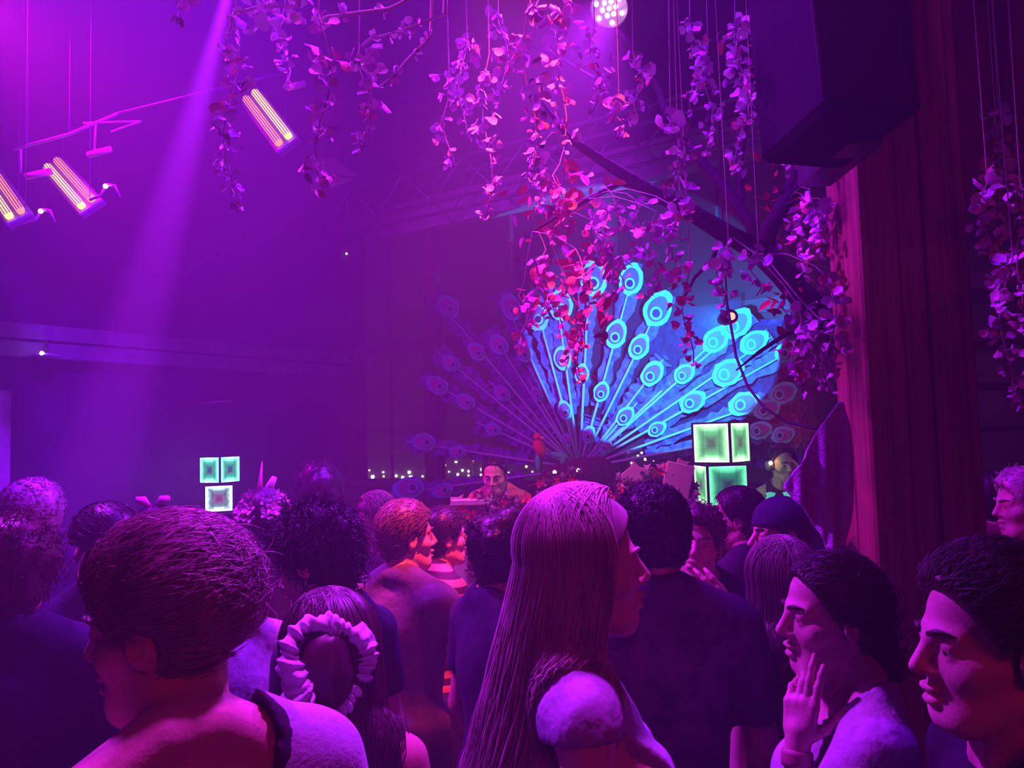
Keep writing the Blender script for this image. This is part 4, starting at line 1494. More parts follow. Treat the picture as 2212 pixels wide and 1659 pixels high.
# profile spotlight that throws the blue disc
p = at(1560, 690, 4.50)
root = tag(empty('profile_spotlight', p), 'small profile spotlight hung from the ceiling and aimed at the peacock feathers', 'stage light')
dv = (at(1446, 728, 6.15) - p).normalized()
Rq = dv.to_track_quat('Z', 'Y').to_matrix()
MB().lathe([(.03, -.20), (.042, -.19), (.042, -.07), (.034, -.05), (.034, -.015), (.031, -.015), (.03, -.05)], M=Rq, n=20).build('barrel', BLACK, root, True)
MB().ball(Rq @ Vector((0, 0, -.205)), .022, 10, 7).build('pilot_lamp', glow('pilot_amber', (1, .5, .3), 1.6), root, True)
q = Rq @ Vector((0, 0, -.12))
MB().tube([q, (q.x, q.y, CEIL - p.z)], .006, 8).build('hanger', BLACK, root)

# ------------------------------------------------------------------ lattice trusses along the window wall
def truss(root, p, q, h, n):
    d = (q - p)
    up = Vector((0, 0, h))
    out = VV * h * .9
    ch = [(p, q), (p + up, q + up), (p + out, q + out), (p + up + out, q + up + out)]
    for a_, b_ in ch:
        MB().tube([a_ - root.location, b_ - root.location], .022, 8).build('chord', ALU_D, root, True)
    for i in range(n):
        t0, t1 = i / n, (i + 1) / n
        for o in (Vector(), out):
            s_, e_ = p + d * t0 + o, p + d * t1 + up + o
            if i % 2:
                s_, e_ = p + d * t0 + up + o, p + d * t1 + o
            MB().tube([s_ - root.location, e_ - root.location], .010, 6).build('brace', ALU_D, root, True)


ALU_D = mat('dull_aluminium', (.32, .30, .34), .45, .1, metal=.4)
ua, _ = on_win(752, 490, .35)
_, za = on_win(880, 480, .35)
p, q = rm(ua, .35, za + .02), rm(ua + 9.0, .35, za + .02)
root = tag(empty('roof_truss', p), 'square lattice roof truss running above the windows', 'truss')
truss(root, p, q, .36, 24)
MB().tube([rm(ua + .4, .35, za + .3) - p, rm(ua + .4, .35, CEIL) - p], .014, 6).build('drop_rod', STEEL, root)
MB().tube([rm(ua + 6, .35, za + .3) - p, rm(ua + 6, .35, CEIL) - p], .014, 6).build('drop_rod', STEEL, root)
# a black box lamp at the window corner
p = at(752, 560, 8.2)
root = tag(empty('corner_speaker', p), 'dark box speaker with a tiny white light high in the window corner', 'loudspeaker')
MB().box((0, 0, 0), (.26, .26, .55), Matrix.Rotation(.5, 3, 'Z'), bevel=.02).build('cabinet', M_SPK, root)
MB().ball((.02, -.17, .02), .010, 8, 5).build('status_light', glow('status_white', (1, .9, .8), 14), root, True)
MB().tube([(0, 0, .25), (0, 0, CEIL - p.z)], .02, 8).build('pole', STEEL, root)

# ------------------------------------------------------------------ green mirror cubes on black speaker stacks
G_HOT = glow('cube_led_white', (0.45, 1.0, 0.72), 3.2)
G_TEAL = glow('cube_led_teal', (0.02, 0.75, 0.42), 1.5)


def panel_mat(name, edge, mid, ctr, e_s, ribs, seed, side='both'):
    m = bpy.data.materials.new(name)
    m.use_nodes = True
    nt = m.node_tree
    bs = nt.nodes['Principled BSDF']
    bs.inputs['Base Color'].default_value = (.02, .03, .03, 1)
    bs.inputs['Roughness'].default_value = .1
    tc = nt.nodes.new('ShaderNodeTexCoord')
    sp_ = nt.nodes.new('ShaderNodeSeparateXYZ')
    nt.links.new(tc.outputs['Generated'], sp_.inputs[0])

    def math_(op, a_, b_=None):
        n_ = nt.nodes.new('ShaderNodeMath')
        n_.operation = op
        for i_, v_ in enumerate((a_, b_)):
            if v_ is None: continue
            if isinstance(v_, (int, float)): n_.inputs[i_].default_value = v_
            else: nt.links.new(v_, n_.inputs[i_])
        return n_.outputs[0]
    ax_ = math_('ABSOLUTE', math_('SUBTRACT', sp_.outputs[0], .5))
    az_ = math_('ABSOLUTE', math_('SUBTRACT', sp_.outputs[2], .5))
    mx = math_('MAXIMUM', ax_, az_)
    rib = math_('MULTIPLY', math_('SINE', math_('MULTIPLY', sp_.outputs[2], ribs * 6.283)), .05)
    ed = math_('ADD', mx, math_('MULTIPLY', rib, math_('GREATER_THAN', ax_, .22)))
    nz = nt.nodes.new('ShaderNodeTexNoise')
    nz.inputs['Scale'].default_value = 5
    nt.links.new(tc.outputs['Generated'], nz.inputs['Vector'])
    f = math_('ADD', ed, math_('MULTIPLY', math_('SUBTRACT', nz.outputs['Fac'], .5), .10))
    rp = nt.nodes.new('ShaderNodeValToRGB')
    el = rp.color_ramp.elements
    el[0].position, el[0].color = .08, (*ctr, 1)
    el[1].position, el[1].color = .50, (*edge, 1)
    e2 = el.new(.30); e2.color = (*mid, 1)
    e3 = el.new(.44); e3.color = (*[(a_ + b_) / 2 for a_, b_ in zip(mid, edge)], 1)
    nt.links.new(f, rp.inputs['Fac'])
    nt.links.new(rp.outputs['Color'], bs.inputs['Emission Color'])
    rm_ = math_('MULTIPLY', math_('GREATER_THAN', ax_, .20), math_('ADD', math_('MULTIPLY', math_('SINE', math_('MULTIPLY', sp_.outputs[2], ribs * 6.283)), .5), .5))
    st_ = math_('MULTIPLY', math_('SUBTRACT', 1.0, math_('MULTIPLY', rm_, .62)), e_s)
    nt.links.new(st_, bs.inputs['Emission Strength'])
    return m


P_GREEN = panel_mat('mirror_panel_green', (.9, 3.0, 2.2), (.0, .50, .22), (.01, .06, .06), 1.6, 17, 1)
P_BRIGHT = panel_mat('mirror_panel_bright', (1.4, 2.6, 1.3), (.10, .55, .20), (.07, .12, .07), 1.5, 17, 2)
P_DARKG = panel_mat('mirror_panel_deep', (.35, 2.0, 1.0), (.0, .26, .12), (.008, .03, .045), 1.4, 40, 3)
P_PALE = panel_mat('mirror_panel_pale', (2.0, 3.0, 2.5), (.12, .28, .26), (.18, .04, .07), 1.4, 2, 4)


def cube(px, py, d, s, yaw, mats, label):
    c = at(px, py, d)
    root = tag(empty('mirror_cube', (c.x, c.y, c.z - s / 2), (0, 0, math.radians(yaw))), label, 'light cube', 'green infinity mirror cubes')
    MB().box((0, 0, s / 2), (s * .94, s * .94, s * .96), bevel=.01).build('core', BLACK, root)
    fr = .014
    for sx in (-1, 1):
        for sy in (-1, 1):
            MB().box((sx * s / 2 * .97, sy * s / 2 * .97, s / 2), (fr, fr, s)).build('edge_bar', BLACK, root)
    for z in (0.006, s - .006):
        for sx in (-1, 1):
            MB().box((sx * s / 2 * .97, 0, z), (fr, s * .96, .012)).build('edge_bar', BLACK, root)
            MB().box((0, sx * s / 2 * .97, z), (s * .96, fr, .012)).build('edge_bar', BLACK, root)
    for k in range(4):
        R_ = Matrix.Rotation(k * math.pi / 2, 3, 'Z')
        mb = MB().box((0, 0, 0), (s * .915, .008, s * .915))
        o = mb.build('glowing_panel', mats[k % 2], root, loc=R_ @ Vector((0, -s * .482, 0)) + Vector((0, 0, s / 2)), rot=(0, 0, k * math.pi / 2))
    return root, c


s1 = .27
def fit(p): return p
# right stack at 5.1 m
cube(1558, 956, 5.1, s1, -43, [P_BRIGHT, P_BRIGHT], 'bright green mirror cube on top of the right stack')
cube(1557, 1046, 5.1, s1, 5, [P_DARKG, P_BRIGHT], 'deep green mirror cube at the bottom of the right stack')
# left stack
cube(475, 1014, 7.0, .245, 65.7, [P_GREEN, P_GREEN], 'green mirror cube turned edge-on atop the left stack')
cube(473, 1075, 7.0, .245, 20.7, [P_PALE, P_PALE], 'pale-rimmed mirror cube at the bottom of the left stack')


def pa_stack(px, py, d, w, label):
    t = at(px, py, d)
    root = tag(empty('pa_speaker', (t.x, t.y + .02, 0)), label, 'loudspeaker', 'black speaker stacks')
    h = t.z
    MB().box((0, 0, h * .28), (w * 1.2, w * 1.1, h * .56), bevel=.015).build('sub_cabinet', M_SPK, root)
    MB().box((0, 0, h * .56 + h * .22), (w, w, h * .44), bevel=.015).build('top_cabinet', M_SPK, root)
    Rx = Matrix.Rotation(math.pi / 2, 3, 'X')
    MB().lathe([(w * .4, -.01), (w * .42, .012), (w * .36, .016), (w * .12, -.008)], (0, -w * .55, h * .3), 24, Rx).build('woofer', BLACK, root, True)
    MB().lathe([(w * .3, -.01), (w * .32, .012), (w * .26, .016), (w * .1, -.006)], (0, -w * .5, h * .78), 24, Rx).build('cone', BLACK, root, True)


pa_stack(1557, 1092, 5.12, .36, 'black speaker stack carrying the right green cubes')
pa_stack(473, 1105.5, 7.0, .46, 'black speaker stack carrying the left green cubes')

# a potted palm left of the cubes
r_ = np.random.default_rng(11)
base = at(335, 1120, 5.6)
root = tag(empty('potted_palm', (base.x, base.y, 0)), 'dark potted palm with drooping fronds left of the green cubes', 'plant')
MB().lathe([(.16, 0), (.2, .3), (.21, .34), (.18, .34), (.17, .30)]).build('pot', mat('clay_pot', (.12, .06, .05), .8, .2), root, True)
MB().tube([(0, 0, .3), (.02, 0, 1.0)], [.04, .03], 8).build('stem', mat('palm_stem', (.08, .06, .04), .9), root, True)
PALM = mat('palm_leaf', (.04, .09, .05), .6, .3)
for k in range(13):
    an = k * 2.4
    el = r_.uniform(.5, 1.2)
    L = r_.uniform(.55, .8)
    mb = MB()
    pts = [Vector((math.cos(an) * L * t * math.cos(el * (1 - t * .9)), math.sin(an) * L * t * math.cos(el * (1 - t * .9)), 1.0 + L * t * math.sin(el) * (1 - .75 * t))) for t in np.linspace(0, 1, 9)]
    mb.tube(pts, [.008 * (1 - i / 10) for i in range(9)], 4)
    for i in range(1, 9):
        t = (pts[i] - pts[i - 1]).normalized()
        sd_ = t.cross(Vector((0, 0, 1))).normalized()
        for sg in (-1, 1):
            tip = pts[i] + sd_ * sg * .16 + t * .1 - Vector((0, 0, .05))
            mb.add([pts[i] - t * .012, pts[i] + t * .012, tip], [[0, 1, 2]])
    mb.build('frond', PALM, root)

# ------------------------------------------------------------------ the giant peacock fan behind the decks
PK_V = 0.75                                     # distance of the fan plane from the window wall
PK0 = on_plane(1300, 800, rm(0, PK_V, 0), VV)
PN = (VV * .75 + Vector((0, -1, 0)) * .25).normalized()
PN = Vector((-0.30, -0.954, 0)).normalized()
PC = at(1252, 1012, 6.35)


def pk(px, py, off=0.0):
    return on_plane(px, py, PC + PN * off, PN) - PC


PR = Vector((-PN.y, PN.x, 0))
if PR.x < 0: PR = -PR
root = tag(empty('peacock_fan', PC), 'giant peacock tail of lace feathers and eyes fanned behind the decks', 'peacock')
M_LACE = mat('blue_lace', (.05, .06, .26), .7, .0, 26, color2=(.14, .20, .62), bump=.6, bscale=60)
M_SHAFT = mat('feather_shaft', (.35, .75, .8), .5)
M_RIM = mat('eye_rim', (.12, .95, .95), .5, .1)
M_IRISP = mat('eye_violet', (.30, .12, .42), .5, .15, 30)
M_PUP = mat('eye_pupil', (.03, .02, .10), .4)
M_NET = mat('fan_net', (.03, .03, .07), .9, .3, 20, alpha=.55)
eyes = [(1160, 683, 44), (1212, 660, 46), (1215, 775, 34), (1282, 603, 52), (1362, 605, 46), (1421, 669, 54), (1330, 722, 42), (1380, 750, 38),
        (1257, 808, 28), (1299, 847, 30), (1408, 808, 40), (1350, 900, 32), (1545, 735, 44), (1477, 808, 34), (1571, 805, 50), (1495, 868, 40),
        (1418, 927, 28), (1606, 872, 46), (1655, 885, 40), (1628, 740, 44), (1132, 762, 30), (1590, 700, 50), (1690, 850, 42), (1700, 760, 40),
        (1105, 665, 40), (970, 662, 36), (1078, 745, 32), (1030, 760, 30), (975, 785, 28), (945, 832, 34), (1085, 850, 26), (1006, 868, 28),
        (1066, 928, 24), (1160, 852, 22), (917, 955, 34), (990, 976, 24), (1220, 887, 28), (1226, 952, 20), (1271, 940, 26), (1307, 966, 22),
        (956, 1060, 30), (884, 1054, 44), (1640, 930, 36), (1690, 940, 34)]
cx0, cy0 = 1252, 1012
info = []
for x, y, s in eyes:
    an = math.atan2(cy0 - y, x - cx0)
    info.append([an, math.hypot(x - cx0, y - cy0), x, y, s])
info.sort()
# feathers: cluster by angle
feath = []
for e in info:
    if feath and abs(e[0] - np.mean([q[0] for q in feath[-1]])) < 0.055 and len(feath[-1]) < 3:
        feath[-1].append(e)
    else:
        feath.append([e])
fr = np.random.default_rng(3)


def frame_px(dx, dy, p, q):
    return p


def flat(points, thick, off):
    """polygon in the fan plane given by pixel outline, with thickness"""
    a_ = [pk(x, y, off) for x, y in points]
    b_ = [v_ + PN * (-thick) for v_ in a_]
    n_ = len(a_)
    mb = MB()
    mb.add(a_ + b_, [list(range(n_)), list(range(n_, 2 * n_))[::-1]] + [[(i + 1) % n_, i, n_ + i, n_ + (i + 1) % n_] for i in range(n_)])
    return mb


for fi, es in enumerate(feath):
    an = float(np.mean([e[0] for e in es]))
    rmax = max(e[1] for e in es)
    ca, sa = math.cos(an), -math.sin(an)
    r_out = rmax + 40
    off = .0 + .010 * (fi % 3)
    # jagged lace vane from 35% outwards
    L1, L2 = [], []
    for t in np.linspace(.30, 1.0, 26):
        r0 = t * r_out
        w = (10 + 14 * t) * fr.uniform(.6, 1.15)
        L1.append((cx0 + ca * r0 - sa * w, cy0 + sa * r0 + ca * w))
        w = (10 + 14 * t) * fr.uniform(.6, 1.15)
        L2.append((cx0 + ca * r0 + sa * w, cy0 + sa * r0 - ca * w))
    mb = MB()
    A_ = [pk(x, y, off + fr.uniform(-.02, .03)) for x, y in L1]
    B_ = [pk(x, y, off + fr.uniform(-.02, .03)) for x, y in L2]
    C_ = [(a_ + b_) / 2 + PN * .012 for a_, b_ in zip(A_, B_)]
    n_ = len(A_)
    fs = []
    for i in range(n_ - 1):
        fs += [[i, i + 1, 2 * n_ + i + 1, 2 * n_ + i], [2 * n_ + i, 2 * n_ + i + 1, n_ + i + 1, n_ + i]]
    mb.add(A_ + B_ + C_, fs)
    f = mb.build('feather', M_LACE, root)
    md = f.modifiers.new('thick', 'SOLIDIFY'); md.thickness = .006
    MB().tube([pk(cx0 + ca * r0, cy0 + sa * r0, off + .035) for r0 in np.linspace(20, r_out, 5)], [.012, .011, .010, .008, .006], 6).build('shaft', M_SHAFT, f, True)
    for e in es:
        _, r0, x, y, s = e
        up = Vector((x - cx0, y - cy0)).normalized()
        rt = Vector((-up.y, up.x))

        def drop(scale, shift=0.0, jag=0.0, n=18):
            out = []
            for k in range(n):
                t = 2 * math.pi * k / n
                lx = math.cos(t) * .40
                ly = math.sin(t) * .5 + .10 * (math.sin(t) ** 3) * (1 if math.sin(t) > 0 else .2)
                jj = 1 + jag * fr.uniform(-1, 1)
                out.append((x + (rt.x * lx + up.x * (ly + shift)) * s * scale * jj * 1.25, y + (rt.y * lx + up.y * (ly + shift)) * s * scale * jj * 1.25))
            return out
        flat(drop(1.12, 0, .07), .012, off + .055).build('eye_rim', M_RIM, f)
        flat(drop(.78), .012, off + .068).build('eye_disc', M_IRISP, f)
        cxy = (x - up.x * s * .16, y - up.y * s * .16)
        mb = MB()
        ring, rin = [], []
        for k in range(16):
            t = 2 * math.pi * k / 16
            ring.append(pk(cxy[0] + math.cos(t) * s * .25, cxy[1] + math.sin(t) * s * .27, off + .080))
            rin.append(pk(cxy[0] + math.cos(t) * s * .165, cxy[1] + math.sin(t) * s * .18, off + .080))
        rb = [v_ - PN * .012 for v_ in ring]
        ib = [v_ - PN * .012 for v_ in rin]
        fs = []
        for k in range(16):
            k2 = (k + 1) % 16
            fs += [[k, k2, 16 + k2, 16 + k], [k2, k, 32 + k, 32 + k2], [16 + k, 16 + k2, 48 + k2, 48 + k]]
        mb.add(ring + rin + rb + ib, fs)
        mb.build('eye_ring', M_RIM, f)
        flat([(cxy[0] + math.cos(t) * s * .15, cxy[1] + math.sin(t) * s * .16) for t in np.linspace(0, 6.283, 13)[:-1]], .008, off + .076).build('pupil', M_PUP, f)
# dark net stretched between the feather tips with scalloped edge
tips = [(700 + 100, 930), (880, 880), (905, 800), (955, 630), (1040, 665), (1100, 650), (1112, 560), (1210, 520), (1290, 545), (1380, 560), (1470, 610), (1600, 640), (1720, 690), (1770, 780), (1770, 900), (1700, 975)]
net = [(1252, 1030)]
for i in range(len(tips) - 1):
    a_, b_ = tips[i], tips[i + 1]
    for t in np.linspace(0, 1, 7)[:-1]:
        x = a_[0] + (b_[0] - a_[0]) * t
        y = a_[1] + (b_[1] - a_[1]) * t
        k = 1 - .10 * math.sin(math.pi * t)
        net.append((cx0 + (x - cx0) * k, cy0 + (y - cy0) * k))
net.append(tips[-1])
mb = MB()
vs = [pk(x, y, -.05) for x, y in net]
mb.add(vs, [[0, i, i + 1] for i in range(1, len(vs) - 1)])
o = mb.build('net_panel', M_NET, root)
# crumpled plastic behind the right feathers
NX, NY = 46, 34
vs, fs = [], []
for j in range(NY):
    for i in range(NX):
        x = 1400 + 350 * i / (NX - 1)
        y = 690 + 320 * j / (NY - 1)
        vs.append(pk(x, y, -.08 + .045 * math.sin(i * 1.7 + 2 * math.sin(j * .9)) * math.sin(j * 1.3 + i * .5) + fr.uniform(-.025, .025)))
for j in range(NY - 1):
    for i in range(NX - 1):
        fs.append([j * NX + i, j * NX + i + 1, (j + 1) * NX + i + 1, (j + 1) * NX + i])
put('plastic_backing', np_mesh('plastic_backing', vs, fs, False), mat('crumpled_plastic', (.08, .12, .42), .3, .4, 9, alpha=.8, spec=.8), root)
# body mound and support pole
M_BODY = mat('peacock_body', (.08, .035, .05), .9, .4, 20, bump=.8, bscale=30)
v = Vox(np.arange(-.5, .5, .025, dtype=np.float32), np.arange(-.35, .35, .025, dtype=np.float32), np.arange(-.35, .3, .025, dtype=np.float32))
X, Y, Z = v.grid()
D = v.new()
v.ell(D, (0, -.05, -.1), (.36, .2, .16), k=.05)
v.ell(D, (.05, -.08, 0), (.2, .15, .1), k=.05)
D = D + fold_noise(X, Y, Z, .012, 4)
Vv, Ff = v.surface(D, 1)
put('body_mound', np_mesh('body_mound', Vv, Ff), M_BODY, root)
MB().tube([(0, .05, -PC.z), (0, .05, 0)], .06, 10).build('support_pole', BLACK, root)

# ------------------------------------------------------------------ cream booth front, decks, ivy, props
M_CREAMP = mat('cream_board', (.78, .66, .52), .7, .12, 6)
BY = 4.6
a, b = at(982, 1072, BY), at(1300, 1060, BY)
root = tag(empty('dj_booth', ((a.x + b.x) / 2, BY + .12, 0)), 'cream panelled booth with a carved corner post before the disc jockey', 'booth')
W = b.x - a.x
zt = a.z - .12
zc = a.z - .02
MB().box((0, 0, zt / 2), (W, .34, zt), bevel=.01).build('counter', mat('booth_dark', (.06, .03, .04), .8, .3), root)
MB().box((-W / 2 + .085, -.20, zc / 2), (.17, .05, zc - .02), bevel=.008).build('corner_panel', M_CREAMP, root)
MB().box((-W / 2 + .085, -.20, zc - .01), (.20, .09, .04), bevel=.008).build('cornice', M_CREAMP, root)
MB().box((-W / 2 + .125, -.232, zc - .10), (.05, .012, .11)).build('inlay', M_BODY, root)
leafshape = [(0, -.17), (.06, -.13), (.085, -.03), (.075, .08), (.03, .15), (.055, .18), (.02, .175), (-.015, .19), (-.02, .155), (-.06, .09), (-.085, -.02), (-.06, -.12)]


def bp(px, py, d=BY - .09):
    return at(px, py, d) - root.location


for (x, y, sx, rt) in ((1008, 1148, 1.15, -.35), (1028, 1232, .85, -.6), (1345, 1078, 1.2, .4), (1460, 1060, 1.0, .2), (1068, 1098, .6, 1.3), (985, 1210, .7, .2)):
    Mr = Matrix.Rotation(rt, 3, 'Y') @ Matrix.Diagonal((sx, 1, sx)).to_3x3()
    MB().prism(leafshape, .02, Mr, bp(x, y)).build('cut_out_leaf', M_CREAMP, root)
tag(MB().box(at(1462, 1046, BY - .14), (.16, .02, .24), Matrix.Rotation(.25, 3, 'Y'), bevel=.004).build('cream_card', M_CREAMP), 'slanted cream card leaning behind the black-haired head', 'card')
o = [q for q in bpy.data.objects if q.name.startswith('cream_card')][0]
st = MB().box((0, 0, 0), (.03, .02, .8)).build('card_stake', BLACK, o, loc=at(1462, 1046, BY - .11) - Vector((0, 0, .5)))
# mixers on the counter
dk = tag(empty('deck', (root.location.x, BY + .12, zt)), 'black deck on the cream booth under the hands of the disc jockey', 'deck')
MB().box((0, 0, .035), (.5, .28, .07), bevel=.008).build('case', BLACK, dk)
for sx in (-.14, .14):
    MB().lathe([(.09, 0), (.092, .012), (.08, .016), (.02, .017)], (sx, 0, .07), 24).build('platter', STEEL, dk, True)
t2 = at(1690, 1078, 4.7)
rt2 = tag(empty('side_table', (t2.x + .26, t2.y - .12, 0)), 'black covered table before the woman disc jockey', 'table')
MB().box((0, 0, t2.z - .03), (.62, .4, .06), bevel=.006).build('top', BLACK, rt2)
MB().box((0, 0, (t2.z - .06) / 2), (.6, .38, t2.z - .06)).build('cover', C_DARK, rt2)
for i, (x, y) in enumerate(((1625, 1078), (1662, 1070), (1710, 1079))):
    q = at(x + 40, y, 4.55)
    o = MB().lathe([(.018, 0), (.03, .012), (.022, .035), (.03, .05), (.008, .056)], n=12).build('glow_trinket', glow('trinket_teal', (.05, .7, .5), .8), loc=(q.x, q.y, t2.z), smooth=True)
    tag(o, 'small teal glowing trinket on the table, ' + ('next to the cubes', 'at the hand of the woman disc jockey', 'beside the towel')[i], 'trinket', 'teal trinkets')

# ivy garlands with red blossoms along the booth
M_IVY = [mat('ivy_green', (.10, .13, .08), .6, .3), mat('ivy_pale', (.55, .48, .42), .6, .3)]
M_RBL = mat('red_blossom', (.75, .05, .06), .6, .2)
ivy = [(0, 0), (.012, .002), (.024, -.008), (.020, .010), (.036, .014), (.020, .022), (.012, .042), (.0, .026), (-.012, .042), (-.020, .022), (-.036, .014), (-.020, .010), (-.024, -.008), (-.012, .002)]
im = []
for k in range(2):
    mb = MB()
    n_ = len(ivy)
    mb.add([(x, .006 * math.sin(x * 90), z) for x, z in ivy] + [(0, -.006, .014)], [[i, (i + 1) % n_, n_] for i in range(n_)])
    me = mb.mesh('ivy_leaf')
    me.materials.append(M_IVY[k])
    im.append(me)
rbm = MB()
for k in range(6):
    an = k * 1.047
    d = Vector((math.cos(an), -.3, math.sin(an)))
    s_ = Vector((-math.sin(an), 0, math.cos(an)))
    rbm.add([(0, 0, 0), d * .022 + s_ * .009, d * .036, d * .022 - s_ * .009], [[0, 1, 2, 3]])
rbm.ball((0, -.006, 0), .006, 6, 4)
rbm = rbm.mesh('red_blossom')
rbm.materials.append(M_RBL)
gr = np.random.default_rng(8)
garl = [([(1005, 1098), (1040, 1092), (1075, 1085), (1110, 1084), (1150, 1078)], 26, 'along the booth top by the disc jockey'),
        ([(1040, 1120), (1025, 1105), (1005, 1125), (985, 1120)], 16, 'around the cream corner panel'),
        ([(1015, 1180), (1025, 1190), (1018, 1215), (1005, 1225)], 14, 'below the cream cut-out leaf'),
        ([(1310, 1078), (1345, 1050), (1390, 1040), (1430, 1025), (1470, 1010)], 44, 'between blonde hair and black hair'),
        ([(1478, 1085), (1490, 1060), (1485, 1030)], 14, 'beside the right green cubes'),
        ([(1140, 1050), (1180, 1040), (1215, 1035), (1260, 1042)], 16, 'under the peacock fan')]
for gi, (pts, n_, ds) in enumerate(garl):
    g0 = at(*pts[0], BY - .10)
    g = tag(empty('ivy_garland', g0), 'ivy garland with red blossoms ' + ds, 'garland', 'ivy garlands on the stage front')
    P_ = [at(x, y, BY - .10) - g0 for x, y in pts]
    MB().tube(P_, .005, 5).build('vine', mat('vine_stem', (.1, .06, .04), .8), g, True)
    for k in range(n_):
        f = gr.uniform(0, len(P_) - 1.001)
        i = int(f)
        p = P_[i].lerp(P_[i + 1], f - i) + Vector((gr.normal(0, .02), gr.uniform(-.03, .01), gr.normal(0, .025)))
        red = gr.random() < .28
        put('blossom' if red else 'leaf', rbm if red else im[int(gr.random() < .5)], None, g, p, (gr.uniform(-.5, .5), gr.uniform(-3, 3), gr.uniform(-.6, .6)), [gr.uniform(.8, 1.35)] * 3)

# parrot prop on a swing
p = at(1178, 975, 5.6)
root = tag(empty('parrot', p), 'small red and teal toy parrot perched under the dark feathers', 'toy bird')
MB().ball((-.04, 0, .03), (.045, .04, .07), 12, 8, Matrix.Rotation(-.3, 3, 'Y')).build('body', mat('parrot_red', (.8, .08, .08), .6, .2), root, True)
MB().ball((-.055, -.01, .105), .03, 12, 8).build('head', mat('parrot_red', (.8, .08, .08), .6), root, True)
MB().tube([(-.03, -.03, .10), (-.012, -.04, .095), (-.008, -.04, .08)], [.012, .008, .002], 8).build('beak', mat('parrot_beak', (.9, .7, .2), .4), root, True)
MB().ball((-.06, .0, -.08), (.02, .02, .075), 10, 6).build('tail', mat('parrot_teal', (.05, .6, .5), .6), root, True)
MB().ball((.09, .0, -.03), (.075, .02, .022), 10, 6, Matrix.Rotation(.2, 3, 'Y')).build('wing', mat('parrot_teal', (.05, .6, .5), .6), root, True)
MB().ball((.12, .0, -.06), (.02, .018, .04), 10, 6, Matrix.Rotation(.2, 3, 'Y')).build('wing_tip', mat('parrot_teal', (.05, .6, .5), .6), root, True)
MB().tube([(-.1, 0, .11), (-.03, .0, -.01)], .004, 6).build('perch', BLACK, root)
MB().tube([(-.03, 0, -.01), (-.03, 0, -p.z)], .008, 6).build('stand', BLACK, root)
# little warm lamps on the stage
for i, (x, y) in enumerate(((1198, 1020), (1249, 1016), (1006, 1112), (1665, 1000))):
    q = at(x, y, 5.3 if i < 2 else 4.6 if i == 2 else 5.25)
    rt_ = tag(empty('fairy_lamp', q), 'tiny warm fairy lamp ' + ('left of the peacock mound', 'on the peacock mound', 'beside the cream corner panel', 'beside the face of the woman disc jockey')[i], 'lamp', 'fairy lamps')
    MB().ball((0, 0, 0), .013, 8, 6).build('bulb', glow('fairy_bulb', (1, .62, .28), 12), rt_, True)
    MB().tube([(0, 0, -.01), (0, .0, -q.z)], .003, 5).build('stem', BLACK, rt_)
# hanging cable in front of the fan
pts = [(1568, 640), (1578, 700), (1590, 770), (1615, 835), (1650, 880), (1700, 912), (1760, 925), (1822, 900)]
o = MB().tube([at(x, y, 3.4 - .08 * i) for i, (x, y) in enumerate(pts)], .006, 6).build('cable', BLACK, smooth=True)
tag(o, 'thin black cable sagging across the peacock to the pillar', 'cable')

# ------------------------------------------------------------------ blossom tree leaning out from behind the pillar
BARK = mat('dark_bark', (.035, .022, .025), .9, .4, 14, bump=.8, bscale=40)
TY = 3.05
tr = tag(empty('blossom_tree', (at(1835, 1000, TY).x + .12, TY, 0)), 'dark leaning tree with forked branches growing behind the pillar', 'tree')


def tp(px, py, d):
    return at(px, py, d) - tr.location


trunk = [Vector((0, 0, 0)), Vector((0.02, 0, .9)), tp(1870, 900, TY), tp(1822, 770, TY), tp(1760, 670, TY), tp(1690, 590, TY), tp(1645, 545, TY)]
MB().tube(trunk, [.10, .085, .068, .060, .055, .05, .048], 12).build('trunk', BARK, tr, True)
branches = [
    ([(1650, 548), (1560, 500), (1480, 450), (1400, 410), (1320, 360), (1230, 300), (1170, 220)], [.046, .040, .034, .028, .022, .015, .006], 3.05, -.05),
    ([(1652, 548), (1660, 500), (1700, 430), (1715, 380), (1700, 300)], [.040, .036, .032, .026, .014], 3.05, .04),
    ([(1705, 432), (1740, 380), (1770, 330), (1800, 300)], [.024, .018, .012, .008], 3.12, .02),
    ([(1648, 540), (1620, 480), (1560, 400), (1500, 330), (1450, 270), (1420, 190), (1380, 120), (1330, 60)], [.032, .028, .025, .022, .019, .015, .012, .006], 3.1, .06),
    ([(1400, 410), (1340, 395), (1270, 430), (1200, 470), (1150, 500)], [.016, .013, .010, .008, .004], 2.95, -.06),
    ([(1450, 270), (1380, 220), (1300, 180), (1200, 120), (1080, 70)], [.014, .012, .010, .007, .003], 3.3, .03),
    ([(1560, 500), (1540, 560), (1500, 600), (1470, 660)], [.012, .009, .007, .003], 3.0, 0),
    ([(1780, 700), (1700, 720), (1640, 760), (1590, 800)], [.014, .010, .007, .003], 3.0, 0),
    ([(1700, 500), (1750, 495), (1800, 510)], [.010, .008, .006], 3.2, .03),
    ([(1640, 545), (1600, 440), (1600, 340), (1620, 220), (1610, 100)], [.02, .018, .014, .01, .005], 3.3, .03)]
BPTS = []
for pts, rad, d0, dd in branches:
    for i in range(len(pts) - 1):
        for t in np.linspace(0, 1, 6):
            x_, y_ = pts[i][0] + (pts[i + 1][0] - pts[i][0]) * t, pts[i][1] + (pts[i + 1][1] - pts[i][1]) * t
            BPTS.append((x_, y_, at(*pts[i], d0 + dd * i).lerp(at(*pts[i + 1], d0 + dd * (i + 1)), t)))
    MB().tube([tp(x, y, d0 + dd * i) for i, (x, y) in enumerate(pts)], rad, 8).build('branch', BARK, tr, True)
